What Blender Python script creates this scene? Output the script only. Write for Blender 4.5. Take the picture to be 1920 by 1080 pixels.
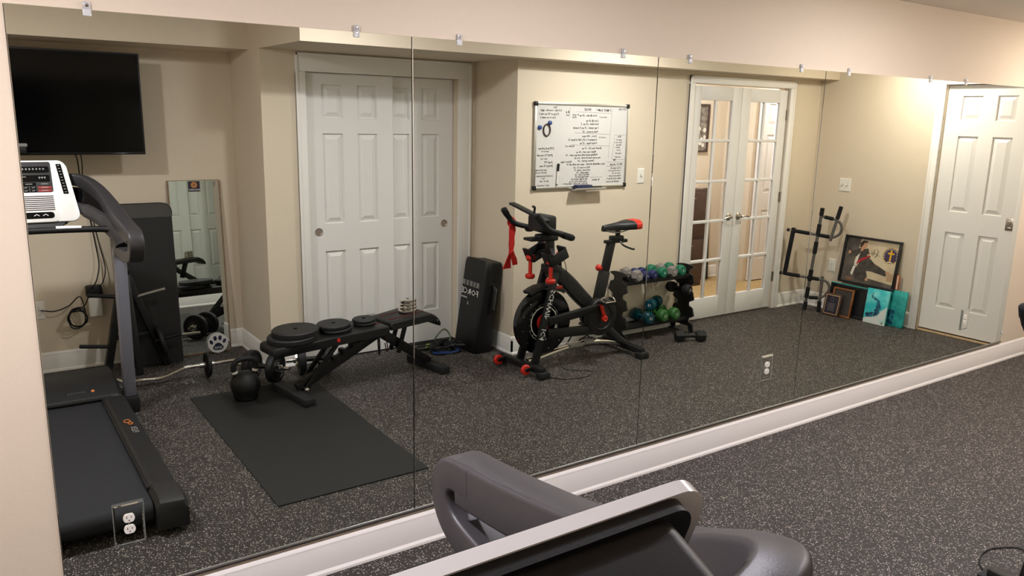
import bpy, bmesh, math, random
from mathutils import Matrix, Vector, Euler
random.seed(7)
for _o in list(bpy.data.objects):
    bpy.data.objects.remove(_o, do_unlink=True)
SC = bpy.context.scene
C = SC.collection

# ------------------------------------------------------------------ camera, world, exposure
# All building coordinates are (x, d, z): x along the mirror wall, d = distance into the room from
# the mirror glass, z up.  World y = -d.
CAM_D, CAM_Z = 2.632, 1.7055
YAW, PITCH, ROLL, FPX = math.radians(34.718), math.radians(12.081), math.radians(1.2153), 1495.3
fw = Vector((math.sin(YAW)*math.cos(PITCH), math.cos(YAW)*math.cos(PITCH), -math.sin(PITCH)))
rt0 = Vector((math.cos(YAW), -math.sin(YAW), 0)); up0 = rt0.cross(fw)
rt = math.cos(ROLL)*rt0 + math.sin(ROLL)*up0
up = -math.sin(ROLL)*rt0 + math.cos(ROLL)*up0
cam_data = bpy.data.cameras.new('camera'); cam = bpy.data.objects.new('camera', cam_data); C.objects.link(cam)
cam_data.sensor_width = 36.0; cam_data.lens = 36.0*FPX/1920.0; cam_data.clip_start = 0.02
cam.matrix_world = Matrix(((rt.x, up.x, -fw.x, 0.0), (rt.y, up.y, -fw.y, -CAM_D), (rt.z, up.z, -fw.z, CAM_Z), (0, 0, 0, 1)))
SC.camera = cam
world = bpy.data.worlds.new('world'); SC.world = world; world.use_nodes = True
world.node_tree.nodes['Background'].inputs[0].default_value = (0.9, 0.85, 0.8, 1)
world.node_tree.nodes['Background'].inputs[1].default_value = 0.05
SC.view_settings.view_transform = 'Standard'; SC.view_settings.look = 'None'
SC.view_settings.gamma = 1.0; SC.view_settings.use_curve_mapping = False
SC.view_settings.exposure = 0.0
SC.cycles.max_bounces = 12; SC.cycles.glossy_bounces = 8; SC.cycles.transmission_bounces = 10; SC.cycles.diffuse_bounces = 5
# recessed ceiling lamps; built further down by ceiling_lamp()
COOL, MID, WARM = (1.0, 0.97, 1.08), (1.0, 0.96, 1.02), (1.0, 0.92, 0.86)
LAMPS = [(-0.15, 1.25, 14, 37, COOL), (1.75, 1.12, 8, 21, COOL), (3.9, 1.12, 11, 34, MID), (6.16, 0.85, 9, 22, WARM)]   # x, d, sideways watts, downward watts, colour
HALL_LAMPS = [(5.75, 2.72, 32, 34, COOL), (7.5, 2.50, 13, 13, COOL)]

# ------------------------------------------------------------------ helpers
FL = Matrix.Diagonal((1, -1, 1, 1))
def V(*a): return Vector(a[0]) if len(a) == 1 else Vector(a)
def T(x, d, z): return Matrix.Translation((x, d, z))
def Rz(a): return Matrix.Rotation(math.radians(a), 4, 'Z')
def Rx(a): return Matrix.Rotation(math.radians(a), 4, 'X')
def Ry(a): return Matrix.Rotation(math.radians(a), 4, 'Y')
def lin(c): return c/12.92 if c <= 0.04045 else ((c+0.055)/1.055)**2.4
def rgb(h):
    if isinstance(h, str):
        h = [int(h[i:i+2], 16)/255 for i in (0, 2, 4)]
        return tuple(lin(c) for c in h)+(1,)
    return tuple(h)+(1,)

class MB:
    """collects shapes in (x, d, z); build() turns them into one mesh"""
    def __init__(s, M=None): s.v = []; s.f = []; s.M = M.copy() if M else Matrix(); s.st = []
    def push(s, M): s.st.append(s.M.copy()); s.M = s.M @ M; return s
    def pop(s): s.M = s.st.pop(); return s
    def add(s, vs, fs):
        b = len(s.v); s.v += [s.M @ Vector(p) for p in vs]; s.f += [tuple(b+i for i in f) for f in fs]; return s
    def bm(s, bm):
        bm.verts.index_update(); s.add([v.co.copy() for v in bm.verts], [[v.index for v in f.verts] for f in bm.faces]); bm.free(); return s
    def box(s, x0, x1, d0, d1, z0, z1, b=0.0, seg=2):
        x0, x1 = min(x0, x1), max(x0, x1); d0, d1 = min(d0, d1), max(d0, d1); z0, z1 = min(z0, z1), max(z0, z1)
        if b <= 0:
            return s.add([(x0,d0,z0),(x1,d0,z0),(x1,d1,z0),(x0,d1,z0),(x0,d0,z1),(x1,d0,z1),(x1,d1,z1),(x0,d1,z1)],
                         [(0,3,2,1),(4,5,6,7),(0,1,5,4),(1,2,6,5),(2,3,7,6),(3,0,4,7)])
        bm = bmesh.new(); bmesh.ops.create_cube(bm, size=1)
        bmesh.ops.scale(bm, vec=(x1-x0, d1-d0, z1-z0), verts=bm.verts)
        bmesh.ops.translate(bm, vec=((x0+x1)/2, (d0+d1)/2, (z0+z1)/2), verts=bm.verts)
        b = min(b, 0.49*min(x1-x0, d1-d0, z1-z0))
        bmesh.ops.bevel(bm, geom=bm.edges[:], offset=b, segments=seg, profile=0.5, affect='EDGES')
        return s.bm(bm)
    def bar(s, p, q, w, h, b=0.0, up=(0, 0, 1), seg=2):
        """rectangular bar p->q; w across, h along 'up'"""
        p, q = V(p), V(q); a = q-p; L = a.length; a.normalize(); u = V(up)
        if abs(a.dot(u)) > 0.98: u = V(1, 0, 0) if abs(a.x) < 0.9 else V(0, 1, 0)
        sd = a.cross(u).normalized(); u = sd.cross(a).normalized()
        M = Matrix(((a.x, sd.x, u.x, p.x), (a.y, sd.y, u.y, p.y), (a.z, sd.z, u.z, p.z), (0, 0, 0, 1)))
        s.push(M); s.box(0, L, -w/2, w/2, -h/2, h/2, b, seg); return s.pop()
    def tube(s, pts, r, n=10, closed=False, caps=True, flat=None):
        pts = [V(p) for p in pts]; N = len(pts); rs = r if isinstance(r, (list, tuple)) else [r]*N
        def tan(i):
            if closed: return (pts[(i+1) % N]-pts[i-1]).normalized()
            return (pts[min(i+1, N-1)]-pts[max(i-1, 0)]).normalized()
        t = tan(0); u = V(0, 0, 1) if abs(t.z) < 0.9 else V(1, 0, 0)
        u = (u-t*u.dot(t)).normalized(); vs = []; fs = []
        for i in range(N):
            t = tan(i); u = (u-t*u.dot(t))
            u = u.normalized() if u.length > 1e-6 else t.orthogonal().normalized()
            w = t.cross(u)
            for k in range(n):
                a = 2*math.pi*k/n; ca, sa = math.cos(a), math.sin(a)
                if flat: ca *= flat
                vs.append(pts[i]+rs[i]*(ca*u+sa*w))
        for i in range(N if closed else N-1):
            j = (i+1) % N
            for k in range(n): fs.append((i*n+k, i*n+(k+1) % n, j*n+(k+1) % n, j*n+k))
        if caps and not closed: fs.append(tuple(reversed(range(n)))); fs.append(tuple((N-1)*n+k for k in range(n)))
        return s.add(vs, fs)
    def lathe(s, o, ax, prof, n=24):
        """prof: (radius, distance along axis)"""
        o, ax = V(o), V(ax).normalized(); u = ax.orthogonal().normalized(); w = ax.cross(u); vs = []; fs = []; rows = []
        for r, t in prof:
            if r < 1e-6: rows.append([len(vs)]); vs.append(o+ax*t)
            else:
                rows.append(list(range(len(vs), len(vs)+n)))
                for k in range(n):
                    a = 2*math.pi*k/n; vs.append(o+ax*t+r*(math.cos(a)*u+math.sin(a)*w))
        for A, B in zip(rows, rows[1:]):
            for k in range(n):
                if len(A) == 1 and len(B) == 1: continue
                if len(A) == 1: fs.append((A[0], B[(k+1) % n], B[k]))
                elif len(B) == 1: fs.append((A[k], A[(k+1) % n], B[0]))
                else: fs.append((A[k], A[(k+1) % n], B[(k+1) % n], B[k]))
        if len(rows[0]) > 1 and s_closed(prof, 0): fs.append(tuple(reversed(rows[0])))
        if len(rows[-1]) > 1 and s_closed(prof, -1): fs.append(tuple(rows[-1]))
        return s.add(vs, fs)
    def cyl(s, p, q, r, n=16, b=0.0, r2=None):
        p, q = V(p), V(q); L = (q-p).length; r2 = r if r2 is None else r2
        pr = [(r, 0), (r2, L)] if b <= 0 else [(r-b, 0), (r, b), (r2, L-b), (r2-b, L)]
        return s.lathe(p, q-p, pr, n)
    def ball(s, c, r, n=16, m=10, sc=(1, 1, 1)):
        pr = [(math.sin(math.pi*i/m)*r, -math.cos(math.pi*i/m)*r) for i in range(m+1)]
        s.push(T(*c) @ Matrix.Diagonal((*sc, 1))); s.lathe((0, 0, 0), (0, 0, 1), pr, n); return s.pop()
    def prism(s, poly, o, u, v, th):
        """extrude a 2D outline (in u, v from o) by th along u x v"""
        o, u, v = V(o), V(u), V(v); w = u.cross(v).normalized()*th; n = len(poly)
        vs = [o+u*a+v*b for a, b in poly]; vs += [p+w for p in vs]
        return s.add(vs, [tuple(reversed(range(n))), tuple(range(n, 2*n))]+[(i, (i+1) % n, n+(i+1) % n, n+i) for i in range(n)])
    def loft(s, rings, caps=True):
        n = len(rings[0]); vs = [p for r in rings for p in r]; fs = []
        for i in range(len(rings)-1):
            for k in range(n): fs.append((i*n+k, i*n+(k+1) % n, (i+1)*n+(k+1) % n, (i+1)*n+k))
        if caps: fs.append(tuple(reversed(range(n)))); fs.append(tuple((len(rings)-1)*n+k for k in range(n)))
        return s.add(vs, fs)
    def ringbox(s, M, a0, a1, b0, b1, wd, c0, c1):
        """picture-frame shape in local (a, b) with depth c"""
        s.push(M)
        s.box(a0, a1, c0, c1, b0, b0+wd); s.box(a0, a1, c0, c1, b1-wd, b1)
        s.box(a0, a0+wd, c0, c1, b0+wd, b1-wd); s.box(a1-wd, a1, c0, c1, b0+wd, b1-wd)
        return s.pop()
    def mesh(s, name, mat, smooth=35, off=(0, 0, 0)):
        me = bpy.data.meshes.new(name)
        me.from_pydata([(p.x-off[0], -(p.y-off[1]), p.z-off[2]) for p in s.v], [], [tuple(reversed(f)) for f in s.f])
        b = bmesh.new(); b.from_mesh(me); bmesh.ops.recalc_face_normals(b, faces=b.faces[:]); b.to_mesh(me); b.free()
        me.materials.append(mat)
        if smooth:
            me.shade_smooth(); me.set_sharp_from_angle(angle=math.radians(smooth))
        me.update(); return me
def s_closed(prof, i): return prof[i][0] > 1e-6

def link(name, me, parent=None):
    o = bpy.data.objects.new(name, me); C.objects.link(o)
    if parent is not None: o.parent = parent
    return o
class Thing:
    """an Empty at the thing's base with its parts as children"""
    def __init__(s, name, label, cat, M=None, group=None):
        s.M = M.copy() if M else Matrix(); s.inv = s.M.inverted()
        s.o = bpy.data.objects.new(name, None); s.o.empty_display_size = 0.05; C.objects.link(s.o)
        s.o.matrix_world = FL @ s.M @ FL
        s.o['label'] = label; s.o['category'] = cat
        if group: s.o['group'] = group
    def A(s): return MB(s.inv)      # room coordinates
    def L(s): return MB()           # the thing's own coordinates
    def part(s, name, mb, mat, parent=None, smooth=35, label=None, me=None):
        o = link(name, me or mb.mesh(name, mat, smooth), parent or s.o)
        if label: o['label'] = label
        return o
def copy_thing(t, M, label=None, group=None, name=None):
    r = t.o.copy(); C.objects.link(r); r.matrix_world = FL @ M @ FL
    if label: r['label'] = label
    if group: r['group'] = group
    def rec(a, b):
        for ch in list(a.children):
            c = ch.copy(); C.objects.link(c); c.parent = b; c.matrix_parent_inverse = ch.matrix_parent_inverse; rec(ch, c)
    rec(t.o, r)
    return r
def single(name, mb, mat, label, cat, group=None, smooth=35):
    xs = [p.x for p in mb.v]; ds = [p.y for p in mb.v]; zs = [p.z for p in mb.v]
    off = ((min(xs)+max(xs))/2, (min(ds)+max(ds))/2, min(zs))
    o = link(name, mb.mesh(name, mat, smooth, off)); o.location = (off[0], -off[1], off[2])
    o['label'] = label; o['category'] = cat
    if group: o['group'] = group
    return o
def struct(name, mb, mat, parent=None, smooth=35, label=None):
    o = link(name, mb.mesh(name, mat, smooth), parent)
    if parent is None: o['kind'] = 'structure'
    if label: o['label'] = label
    return o
_tc = {}
def text_mb(mb, s, size, o, u, v, n, th=0.0006, align='CENTER', shear=0.0, stretch=1.0, res=1, bold=0.0):
    """adds lettering: u = reading direction, v = up, n = out of the surface"""
    key = (s, align, shear, res, bold)
    if key not in _tc:
        cu = bpy.data.curves.new('t', 'FONT'); cu.body = s; cu.size = 1; cu.align_x = align; cu.align_y = 'CENTER'
        cu.shear = shear; cu.resolution_u = res; cu.offset = bold
        ob = bpy.data.objects.new('t', cu); C.objects.link(ob)
        dg = bpy.context.evaluated_depsgraph_get(); me = bpy.data.meshes.new_from_object(ob.evaluated_get(dg))
        _tc[key] = ([tuple(x.co) for x in me.vertices], [tuple(p.vertices) for p in me.polygons])
        bpy.data.objects.remove(ob); bpy.data.curves.remove(cu); bpy.data.meshes.remove(me)
    vs, fs = _tc[key]; o, u, v, n = V(o), V(u).normalized(), V(v).normalized(), V(n).normalized()
    return mb.add([o+u*(x*size*stretch)+v*(y*size)+n*th for x, y, z in vs], fs)

# ------------------------------------------------------------------ materials
MT = {}
def mat(name, col, rough=0.5, metal=0.0, spec=0.5, noise=None, bump=None, coat=0.0, emit=None, trans=0.0, ior=1.45, coords='Object'):
    m = bpy.data.materials.new(name); m.use_nodes = True; nt = m.node_tree; p = nt.nodes['Principled BSDF']
    p.inputs['Base Color'].default_value = rgb(col); p.inputs['Roughness'].default_value = rough
    p.inputs['Metallic'].default_value = metal; p.inputs['Specular IOR Level'].default_value = spec
    p.inputs['Coat Weight'].default_value = coat; p.inputs['Transmission Weight'].default_value = trans; p.inputs['IOR'].default_value = ior
    if emit: p.inputs['Emission Color'].default_value = rgb(emit[0]); p.inputs['Emission Strength'].default_value = emit[1]
    if noise or bump: tc = nt.nodes.new('ShaderNodeTexCoord')
    if noise:
        sc, col2, lo, hi = noise
        t = nt.nodes.new('ShaderNodeTexNoise'); t.inputs['Scale'].default_value = sc; t.inputs['Detail'].default_value = 5
        r = nt.nodes.new('ShaderNodeValToRGB'); r.color_ramp.elements[0].position = lo; r.color_ramp.elements[1].position = hi
        r.color_ramp.elements[0].color = rgb(col); r.color_ramp.elements[1].color = rgb(col2)
        nt.links.new(tc.outputs[coords], t.inputs['Vector']); nt.links.new(t.outputs['Fac'], r.inputs['Fac']); nt.links.new(r.outputs['Color'], p.inputs['Base Color'])
    if bump:
        sc, st = bump
        t = nt.nodes.new('ShaderNodeTexNoise'); t.inputs['Scale'].default_value = sc; t.inputs['Detail'].default_value = 3
        b = nt.nodes.new('ShaderNodeBump'); b.inputs['Strength'].default_value = st; b.inputs['Distance'].default_value = 0.002
        nt.links.new(tc.outputs[coords], t.inputs['Vector']); nt.links.new(t.outputs['Fac'], b.inputs['Height']); nt.links.new(b.outputs['Normal'], p.inputs['Normal'])
    MT[name] = m; return m
def rubber_floor():
    m = bpy.data.materials.new('rubber_floor'); m.use_nodes = True; nt = m.node_tree; p = nt.nodes['Principled BSDF']
    p.inputs['Roughness'].default_value = 0.62; p.inputs['Specular IOR Level'].default_value = 0.35
    tc = nt.nodes.new('ShaderNodeTexCoord'); prev = None
    base = nt.nodes.new('ShaderNodeTexNoise'); base.inputs['Scale'].default_value = 220; base.inputs['Detail'].default_value = 2
    rb = nt.nodes.new('ShaderNodeValToRGB'); rb.color_ramp.elements[0].color = rgb('1f1c1a'); rb.color_ramp.elements[1].color = rgb('38322e')
    rb.color_ramp.elements[0].position = 0.35; rb.color_ramp.elements[1].position = 0.7
    nt.links.new(tc.outputs['Object'], base.inputs['Vector']); nt.links.new(base.outputs['Fac'], rb.inputs['Fac']); prev = rb.outputs['Color']
    for sx, sy, rot, pick, rad, col in ((200, 100, 0.5, 0.86, 0.30, 'a49a90'), (110, 220, 1.3, 0.86, 0.28, '857c75'), (140, 140, 0.2, 0.93, 0.30, 'd0c8be'), (80, 80, 0.9, 0.93, 0.24, '6b6560')):
        mp = nt.nodes.new('ShaderNodeMapping'); mp.inputs['Rotation'].default_value = (0, 0, rot); mp.inputs['Scale'].default_value = (sx, sy, 1)
        # wobble makes the flecks irregular
        vo = nt.nodes.new('ShaderNodeTexVoronoi'); vo.voronoi_dimensions = '2D'; vo.inputs['Scale'].default_value = 1.0
        nt.links.new(tc.outputs['Object'], mp.inputs['Vector']); nt.links.new(mp.outputs['Vector'], vo.inputs['Vector'])
        sp = nt.nodes.new('ShaderNodeSeparateColor'); nt.links.new(vo.outputs['Color'], sp.inputs['Color'])
        g = nt.nodes.new('ShaderNodeMath'); g.operation = 'GREATER_THAN'; g.inputs[1].default_value = pick; nt.links.new(sp.outputs[0], g.inputs[0])
        l = nt.nodes.new('ShaderNodeMath'); l.operation = 'LESS_THAN'; l.inputs[1].default_value = rad; nt.links.new(vo.outputs['Distance'], l.inputs[0])
        mu = nt.nodes.new('ShaderNodeMath'); mu.operation = 'MULTIPLY'; nt.links.new(g.outputs[0], mu.inputs[0]); nt.links.new(l.outputs[0], mu.inputs[1])
        mx = nt.nodes.new('ShaderNodeMix'); mx.data_type = 'RGBA'; mx.inputs['B'].default_value = rgb(col)
        nt.links.new(mu.outputs[0], mx.inputs['Factor']); nt.links.new(prev, mx.inputs['A']); prev = mx.outputs['Result']
    nt.links.new(prev, p.inputs['Base Color'])
    b = nt.nodes.new('ShaderNodeBump'); b.inputs['Strength'].default_value = 0.35; b.inputs['Distance'].default_value = 0.002
    nt.links.new(base.outputs['Fac'], b.inputs['Height']); nt.links.new(b.outputs['Normal'], p.inputs['Normal'])
    return m
M_floor = rubber_floor()
M_wall = mat('wall_paint', 'd3c5b0', 0.75, bump=(260, 0.35))
M_ceil = mat('ceiling_paint', 'd9d0c4', 0.85, bump=(200, 0.3))
M_white = mat('white_trim_paint', 'e4e0da', 0.42)
M_door = mat('white_door_paint', 'dfdcd8', 0.45, bump=(90, 0.06))
M_mirror = mat('mirror_glass', (0.745, 0.775, 0.70), 0.0, metal=1.0)
M_mirror2 = mat('leaning_mirror_glass', (0.72, 0.76, 0.74), 0.01, metal=1.0)
M_glass = mat('clear_glass', (1, 1, 1), 0.0, trans=1.0, ior=1.12, spec=0.4)
M_acryl = mat('clear_acrylic', (0.97, 0.97, 0.96), 0.12, trans=0.55, ior=1.40)
M_edge = mat('clear_plate_edge', (0.96, 0.98, 0.97), 0.06, trans=0.92, ior=1.45)
M_nickel = mat('brushed_nickel', (0.50, 0.45, 0.39), 0.32, metal=1.0)
M_bronze = mat('satin_hinge_metal', (0.36, 0.31, 0.25), 0.4, metal=1.0)
M_chrome = mat('chrome', (0.78, 0.77, 0.75), 0.07, metal=1.0)
M_steel = mat('worn_steel', (0.55, 0.54, 0.52), 0.35, metal=1.0, bump=(300, 0.1))
M_black = mat('black_satin_metal', '111112', 0.42, bump=(400, 0.05))
M_blackp = mat('black_plastic', '0f0f10', 0.5, bump=(500, 0.08))
M_gloss = mat('black_gloss', '08080a', 0.12)
M_rubber = mat('black_rubber', '131314', 0.7, bump=(300, 0.3))
M_vinyl = mat('black_vinyl', '121111', 0.48, bump=(160, 0.2))
M_foam = mat('black_foam', '0e0e0e', 0.9, bump=(250, 0.4))
M_iron = mat('black_cast_iron', '141415', 0.55, bump=(180, 0.35))
M_dkgrey = mat('dark_grey_plastic', '1d1c1c', 0.5, bump=(350, 0.12))
M_tread = mat('treadmill_belt', '1b1c21', 0.75, bump=(600, 0.4))
M_rail = mat('treadmill_charcoal', '18181a', 0.5, bump=(500, 0.2))
M_upr = mat('treadmill_upright_blue_grey', '74747f', 0.35)
M_arm = mat('treadmill_arm_grey', '343234', 0.42, bump=(500, 0.1))
M_silver = mat('console_silver_white', 'f0eeeb', 0.2)
M_midgrey = mat('mid_grey_plastic', '8b8987', 0.4)
M_red = mat('red_plastic', 'c02718', 0.4)
M_redf = mat('red_fabric', 'b3180f', 0.85, bump=(200, 0.4))
M_led = mat('dim_red_button', '8a2a24', 0.4)
M_pw = mat('white_plastic', 'e3dfd6', 0.4)
M_ink = mat('black_ink', '24211f', 0.7)
M_inkg = mat('grey_ink', '6d6762', 0.7)
M_board = mat('whiteboard_enamel', 'cbc8c4', 0.25)
M_alu = mat('aluminium', (0.62, 0.61, 0.59), 0.38, metal=1.0)
M_navy = mat('navy_vinyl', '1d2440', 0.5)
M_paw = mat('white_print', 'dcdad8', 0.55)
M_wlet = mat('white_lettering', 'e6e4e0', 0.5)
M_glet = mat('grey_lettering', '9a9894', 0.5)
M_screen = mat('television_screen', '030304', 0.12, spec=0.25)
M_wood = mat('oak_frame', '8a5526', 0.45, noise=(40, '6f4120', 0.35, 0.7))
M_woodp = mat('pale_wood_edge', '8c7358', 0.6, noise=(60, '6b5540', 0.35, 0.7))
M_brown = mat('dark_brown_wood', '4a332a', 0.5, noise=(30, '3a271f', 0.35, 0.7))
M_carpet = mat('tan_carpet', 'b99c6c', 0.95, noise=(90, '8f7548', 0.35, 0.65), bump=(150, 0.8))
M_hgrey = mat('grey_neoprene', '7c7571', 0.75, bump=(350, 0.25))
M_hgreen = mat('green_neoprene', '12664b', 0.6, bump=(350, 0.2))
M_hblue = mat('blue_neoprene', '1b2253', 0.6, bump=(350, 0.2))
M_hteal = mat('teal_vinyl', '0a3b45', 0.22, bump=(350, 0.1))
M_hgreen2 = mat('olive_green_neoprene', '275a23', 0.55, bump=(350, 0.2))
M_gap = mat('dark_gap', '0c0b0a', 0.9)
M_bandg = mat('lime_band', '86a11f', 0.6)
M_bandgr = mat('grey_green_band', '6d7460', 0.6)
M_bandb = mat('blue_band', '26437f', 0.55)
M_teal = mat('turquoise_paint', '2bb3b8', 0.5, noise=(9, '7fd6d2', 0.4, 0.62))
M_teal2 = mat('deep_turquoise_paint', '13807f', 0.5, noise=(12, '2aa79f', 0.4, 0.65))
M_swirl = mat('dark_blue_paint', '10304e', 0.5, noise=(30, '1d6d80', 0.45, 0.6))
M_canvasw = mat('canvas_white', 'c9cfc9', 0.6, noise=(14, '9ccfcb', 0.5, 0.7))
M_thresh = mat('wood_threshold', 'b39a78', 0.55, noise=(50, '8d7653', 0.4, 0.7))

# ------------------------------------------------------------------ the room
XL, XR, ZC = -0.90, 6.63, 2.385          # left wall, right wall, ceiling
DT, DC, DW = 3.22, 2.55, 2.00            # television wall, closet wall, whiteboard wall
XA, XB = 1.625, 3.22                     # alcove side wall, closet return wall
DH = 3.35                                # back wall of the hall behind the french doors
WF = -0.006                              # surface of the wall the mirrors hang on
struct('floor', MB().box(XL-0.1, XR+0.1, -0.12, DT+0.1, -0.10, 0.0), M_floor, smooth=0)
struct('ceiling', MB().box(XL-0.1, XR+0.1, -0.12, DT+0.1, ZC, ZC+0.1), M_ceil, smooth=0)
struct('wall_mirror', MB().box(XL-0.1, XR+0.1, -0.12, WF, 0, ZC), M_wall, smooth=0)
struct('wall_left', MB().box(XL-0.1, XL, -0.12, DT+0.1, 0, ZC), M_wall, smooth=0)
struct('wall_television', MB().box(XL-0.1, XA+0.1, DT, DT+0.1, 0, ZC), M_wall, smooth=0)
struct('wall_alcove', MB().box(XA, XA+0.10, DC, DT, 0, ZC), M_wall, smooth=0)
OC0, OC1, OCZ = 1.915, 3.07, 1.968       # closet opening
struct('wall_closet', MB().box(XA+0.10, OC0, DC, DC+0.12, 0, ZC).box(OC1, XB, DC, DC+0.12, 0, ZC).box(OC0, OC1, DC, DC+0.12, OCZ, ZC), M_wall, smooth=0)
struct('wall_return', MB().box(XB, XB+0.10, DW, DC+0.12, 0, ZC), M_wall, smooth=0)
OF0, OF1, OFZ = 4.955, 6.175, 2.005      # french door opening
struct('wall_whiteboard', MB().box(XB+0.10, OF0, DW, DW+0.12, 0, ZC).box(OF1, XR, DW, DW+0.12, 0, ZC).box(OF0, OF1, DW, DW+0.12, OFZ, ZC), M_wall, smooth=0)
OR0, OR1, ORZ = 0.195, 0.845, 2.035      # pocket door opening (along d)
struct('wall_right', MB().box(XR, XR+0.12, -0.12, OR0, 0, ZC).box(XR, XR+0.12, OR1, DW+0.12, 0, ZC).box(XR, XR+0.12, OR0, OR1, ORZ, ZC), M_wall, smooth=0)
struct('ceiling_soffit', MB().box(XA, XR, 1.82, DW, 2.095, ZC).box(XA, XB, DW, DC, 2.095, ZC), M_wall, smooth=0)
struct('ceiling_alcove_header', MB().box(XL, XA, 2.77, DT, 2.10, ZC), M_wall, smooth=0)

BPROF = [(0, 0), (0.020, 0), (0.019, 0.010), (0.012, 0.020), (0.012, 0.104), (0.009, 0.112), (0.009, 0.120), (0.004, 0.130), (0, 0.134)]
def baseboard(name, p, q, n, label=None):
    mb = MB(); p, q = V(p[0], p[1], 0), V(q[0], q[1], 0); n = V(n[0], n[1], 0)
    mb.loft([[a+n*x+V(0, 0, z) for x, z in BPROF] for a in (p, q)])
    return struct(name, mb, M_white, smooth=25)
baseboard('baseboard_mirror', (XL, WF), (XR, WF), (0, 1))
baseboard('baseboard_television', (XL, DT), (XA, DT), (0, -1))
baseboard('baseboard_alcove', (XA, DT), (XA, DC-0.012), (-1, 0))
baseboard('baseboard_closet', (XA-0.012, DC), (1.848, DC), (0, -1))
baseboard('baseboard_return', (XB, DC), (XB, DW-0.012), (-1, 0))
baseboard('baseboard_whiteboard', (XB-0.012, DW), (4.90, DW), (0, -1))
baseboard('baseboard_corner', (6.243, DW), (XR, DW), (0, -1))
baseboard('baseboard_right', (XR, DW), (XR, 0.905), (-1, 0))

def casing(name, o, a, n, a0, a1, z1, wl, wt, wr, th=0.018):
    """door casing on a wall: o at the floor, a along the wall, n out of it"""
    mb = MB(); o, a, n = V(o), V(a), V(n)
    def bd(s0, s1, z0, z2):
        p = [o+a*s0, o+a*s1]
        mb.box(min(p[0].x, p[1].x)+min(0, n.x*th), max(p[0].x, p[1].x)+max(0, n.x*th), min(p[0].y, p[1].y)+min(0, n.y*th), max(p[0].y, p[1].y)+max(0, n.y*th), z0, z2, 0.004)
    bd(a0-wl, a0, 0, z1); bd(a1, a1+wr, 0, z1); bd(a0-wl, a1+wr, z1, z1+wt)
    th = th+0.006
    bd(a0-wl, a0-wl+0.018, 0, z1+wt); bd(a1+wr-0.018, a1+wr, 0, z1+wt); bd(a0-wl, a1+wr, z1+wt-0.018, z1+wt)
    return struct(name, mb, M_white)
casing('trim_1', (0, DC, 0), (1, 0, 0), (0, -1, 0), OC0, OC1, OCZ, 0.066, 0.118, 0.110)
casing('trim_2', (0, DW, 0), (1, 0, 0), (0, -1, 0), OF0, OF1, OFZ, 0.060, 0.062, 0.065)
casing('trim_3', (XR, 0, 0), (0, 1, 0), (-1, 0, 0), OR0, OR1, ORZ, 0.062, 0.062, 0.062)
struct('trim_4', MB().box(XR-0.004, XR+0.12, OR0, OR1, 0, 0.010, 0.003), M_thresh)
struct('trim_5', MB().box(OC0, OC1, DC+0.01, DC+0.11, 0, 0.006), M_gap, smooth=0)  # near-black strip; its colour stands for the shade under the closet doors
# near-black panels, painted as the shade inside the closet and the pocket
struct('wall_closet_inside', MB().box(OC0-0.05, OC1+0.05, DC+0.12, DC+0.14, 0, ZC), M_gap, smooth=0)
struct('wall_pocket', MB().box(XR+0.12, XR+0.14, OR0-0.1, OR1+0.1, 0, ZC), M_gap, smooth=0)

def door_panel_mesh(w, h):
    mb = MB(); r = []
    for i, c in ((0, -0.001), (0.003, -0.0145), (0.008, -0.0145), (0.040, -0.002), (0.042, -0.002)):
        r.append([(i, c, i), (w-i, c, i), (w-i, c, h-i), (i, c, h-i)])
    mb.loft(r, caps=False); mb.add(r[-1], [(0, 1, 2, 3)])
    return mb
def six_panel(name, M, w, h, th, cols, rows, label):
    """door leaf: local a = width, c = out of the face (towards the room), z up"""
    mb = MB(M); zs = [0]+[z for r in rows for z in r]+[h]; xs = [0]+[x for c in cols for x in c]+[w]
    mb.box(0, w, -th, -0.016, 0, h)
    for i in range(0, len(zs), 2): mb.box(0, w, -0.016, 0, zs[i], zs[i+1])
    for (z0, z1) in rows:
        for i in range(0, len(xs), 2): mb.box(xs[i], xs[i+1], -0.016, 0, z0, z1)
    o = struct(name, mb, M_door, smooth=0, label=label)
    for (z0, z1) in rows:
        for (x0, x1) in cols:
            p = door_panel_mesh(x1-x0, z1-z0); q = MB(M @ T(x0, 0, z0)); q.add(p.v, p.f)
            link('panel', q.mesh('panel', M_door, 0), o)
    return o
# frames: (a, c, z) -> room
def frame_d(x, d, z=0.0): return Matrix(((1, 0, 0, x), (0, -1, 0, d), (0, 0, 1, z), (0, 0, 0, 1)))      # face towards the mirror
def frame_r(x, d, z=0.0): return Matrix(((0, -1, 0, x), (1, 0, 0, d), (0, 0, 1, z), (0, 0, 0, 1)))      # face towards -x, a along +d
rows = [(0.24, 0.765), (0.955, 1.565), (1.665, 1.885)]
dl = six_panel('door_1', frame_d(OC0+0.004, DC+0.022, 0.008), 0.636, 1.957, 0.034, [(0.115, 0.262), (0.368, 0.515)], rows, 'white sliding closet door with round finger pull, the leaf beside the alcove')
dr = six_panel('door_2', frame_d(2.452, DC+0.064, 0.008), 0.614, 1.957, 0.034, [(0.115, 0.255), (0.354, 0.495)], rows, 'white sliding closet door set behind the other leaf, partly hidden by the mirror seam')
for o, x, d in ((dl, 1.990, DC+0.022), (dr, 2.995, DC+0.064)):
    mb = MB().lathe((x, d, 0.91), (0, -1, 0), [(0, 0.0008), (0.019, 0.0010), (0.022, 0.0035), (0.027, 0.0035), (0.028, 0.0)], 28); link('finger_pull', mb.mesh('finger_pull', mat('pull_satin', (0.42, 0.36, 0.30), 0.38, metal=0.75) if 'pull_satin' not in MT else MT['pull_satin']), o)
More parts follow.
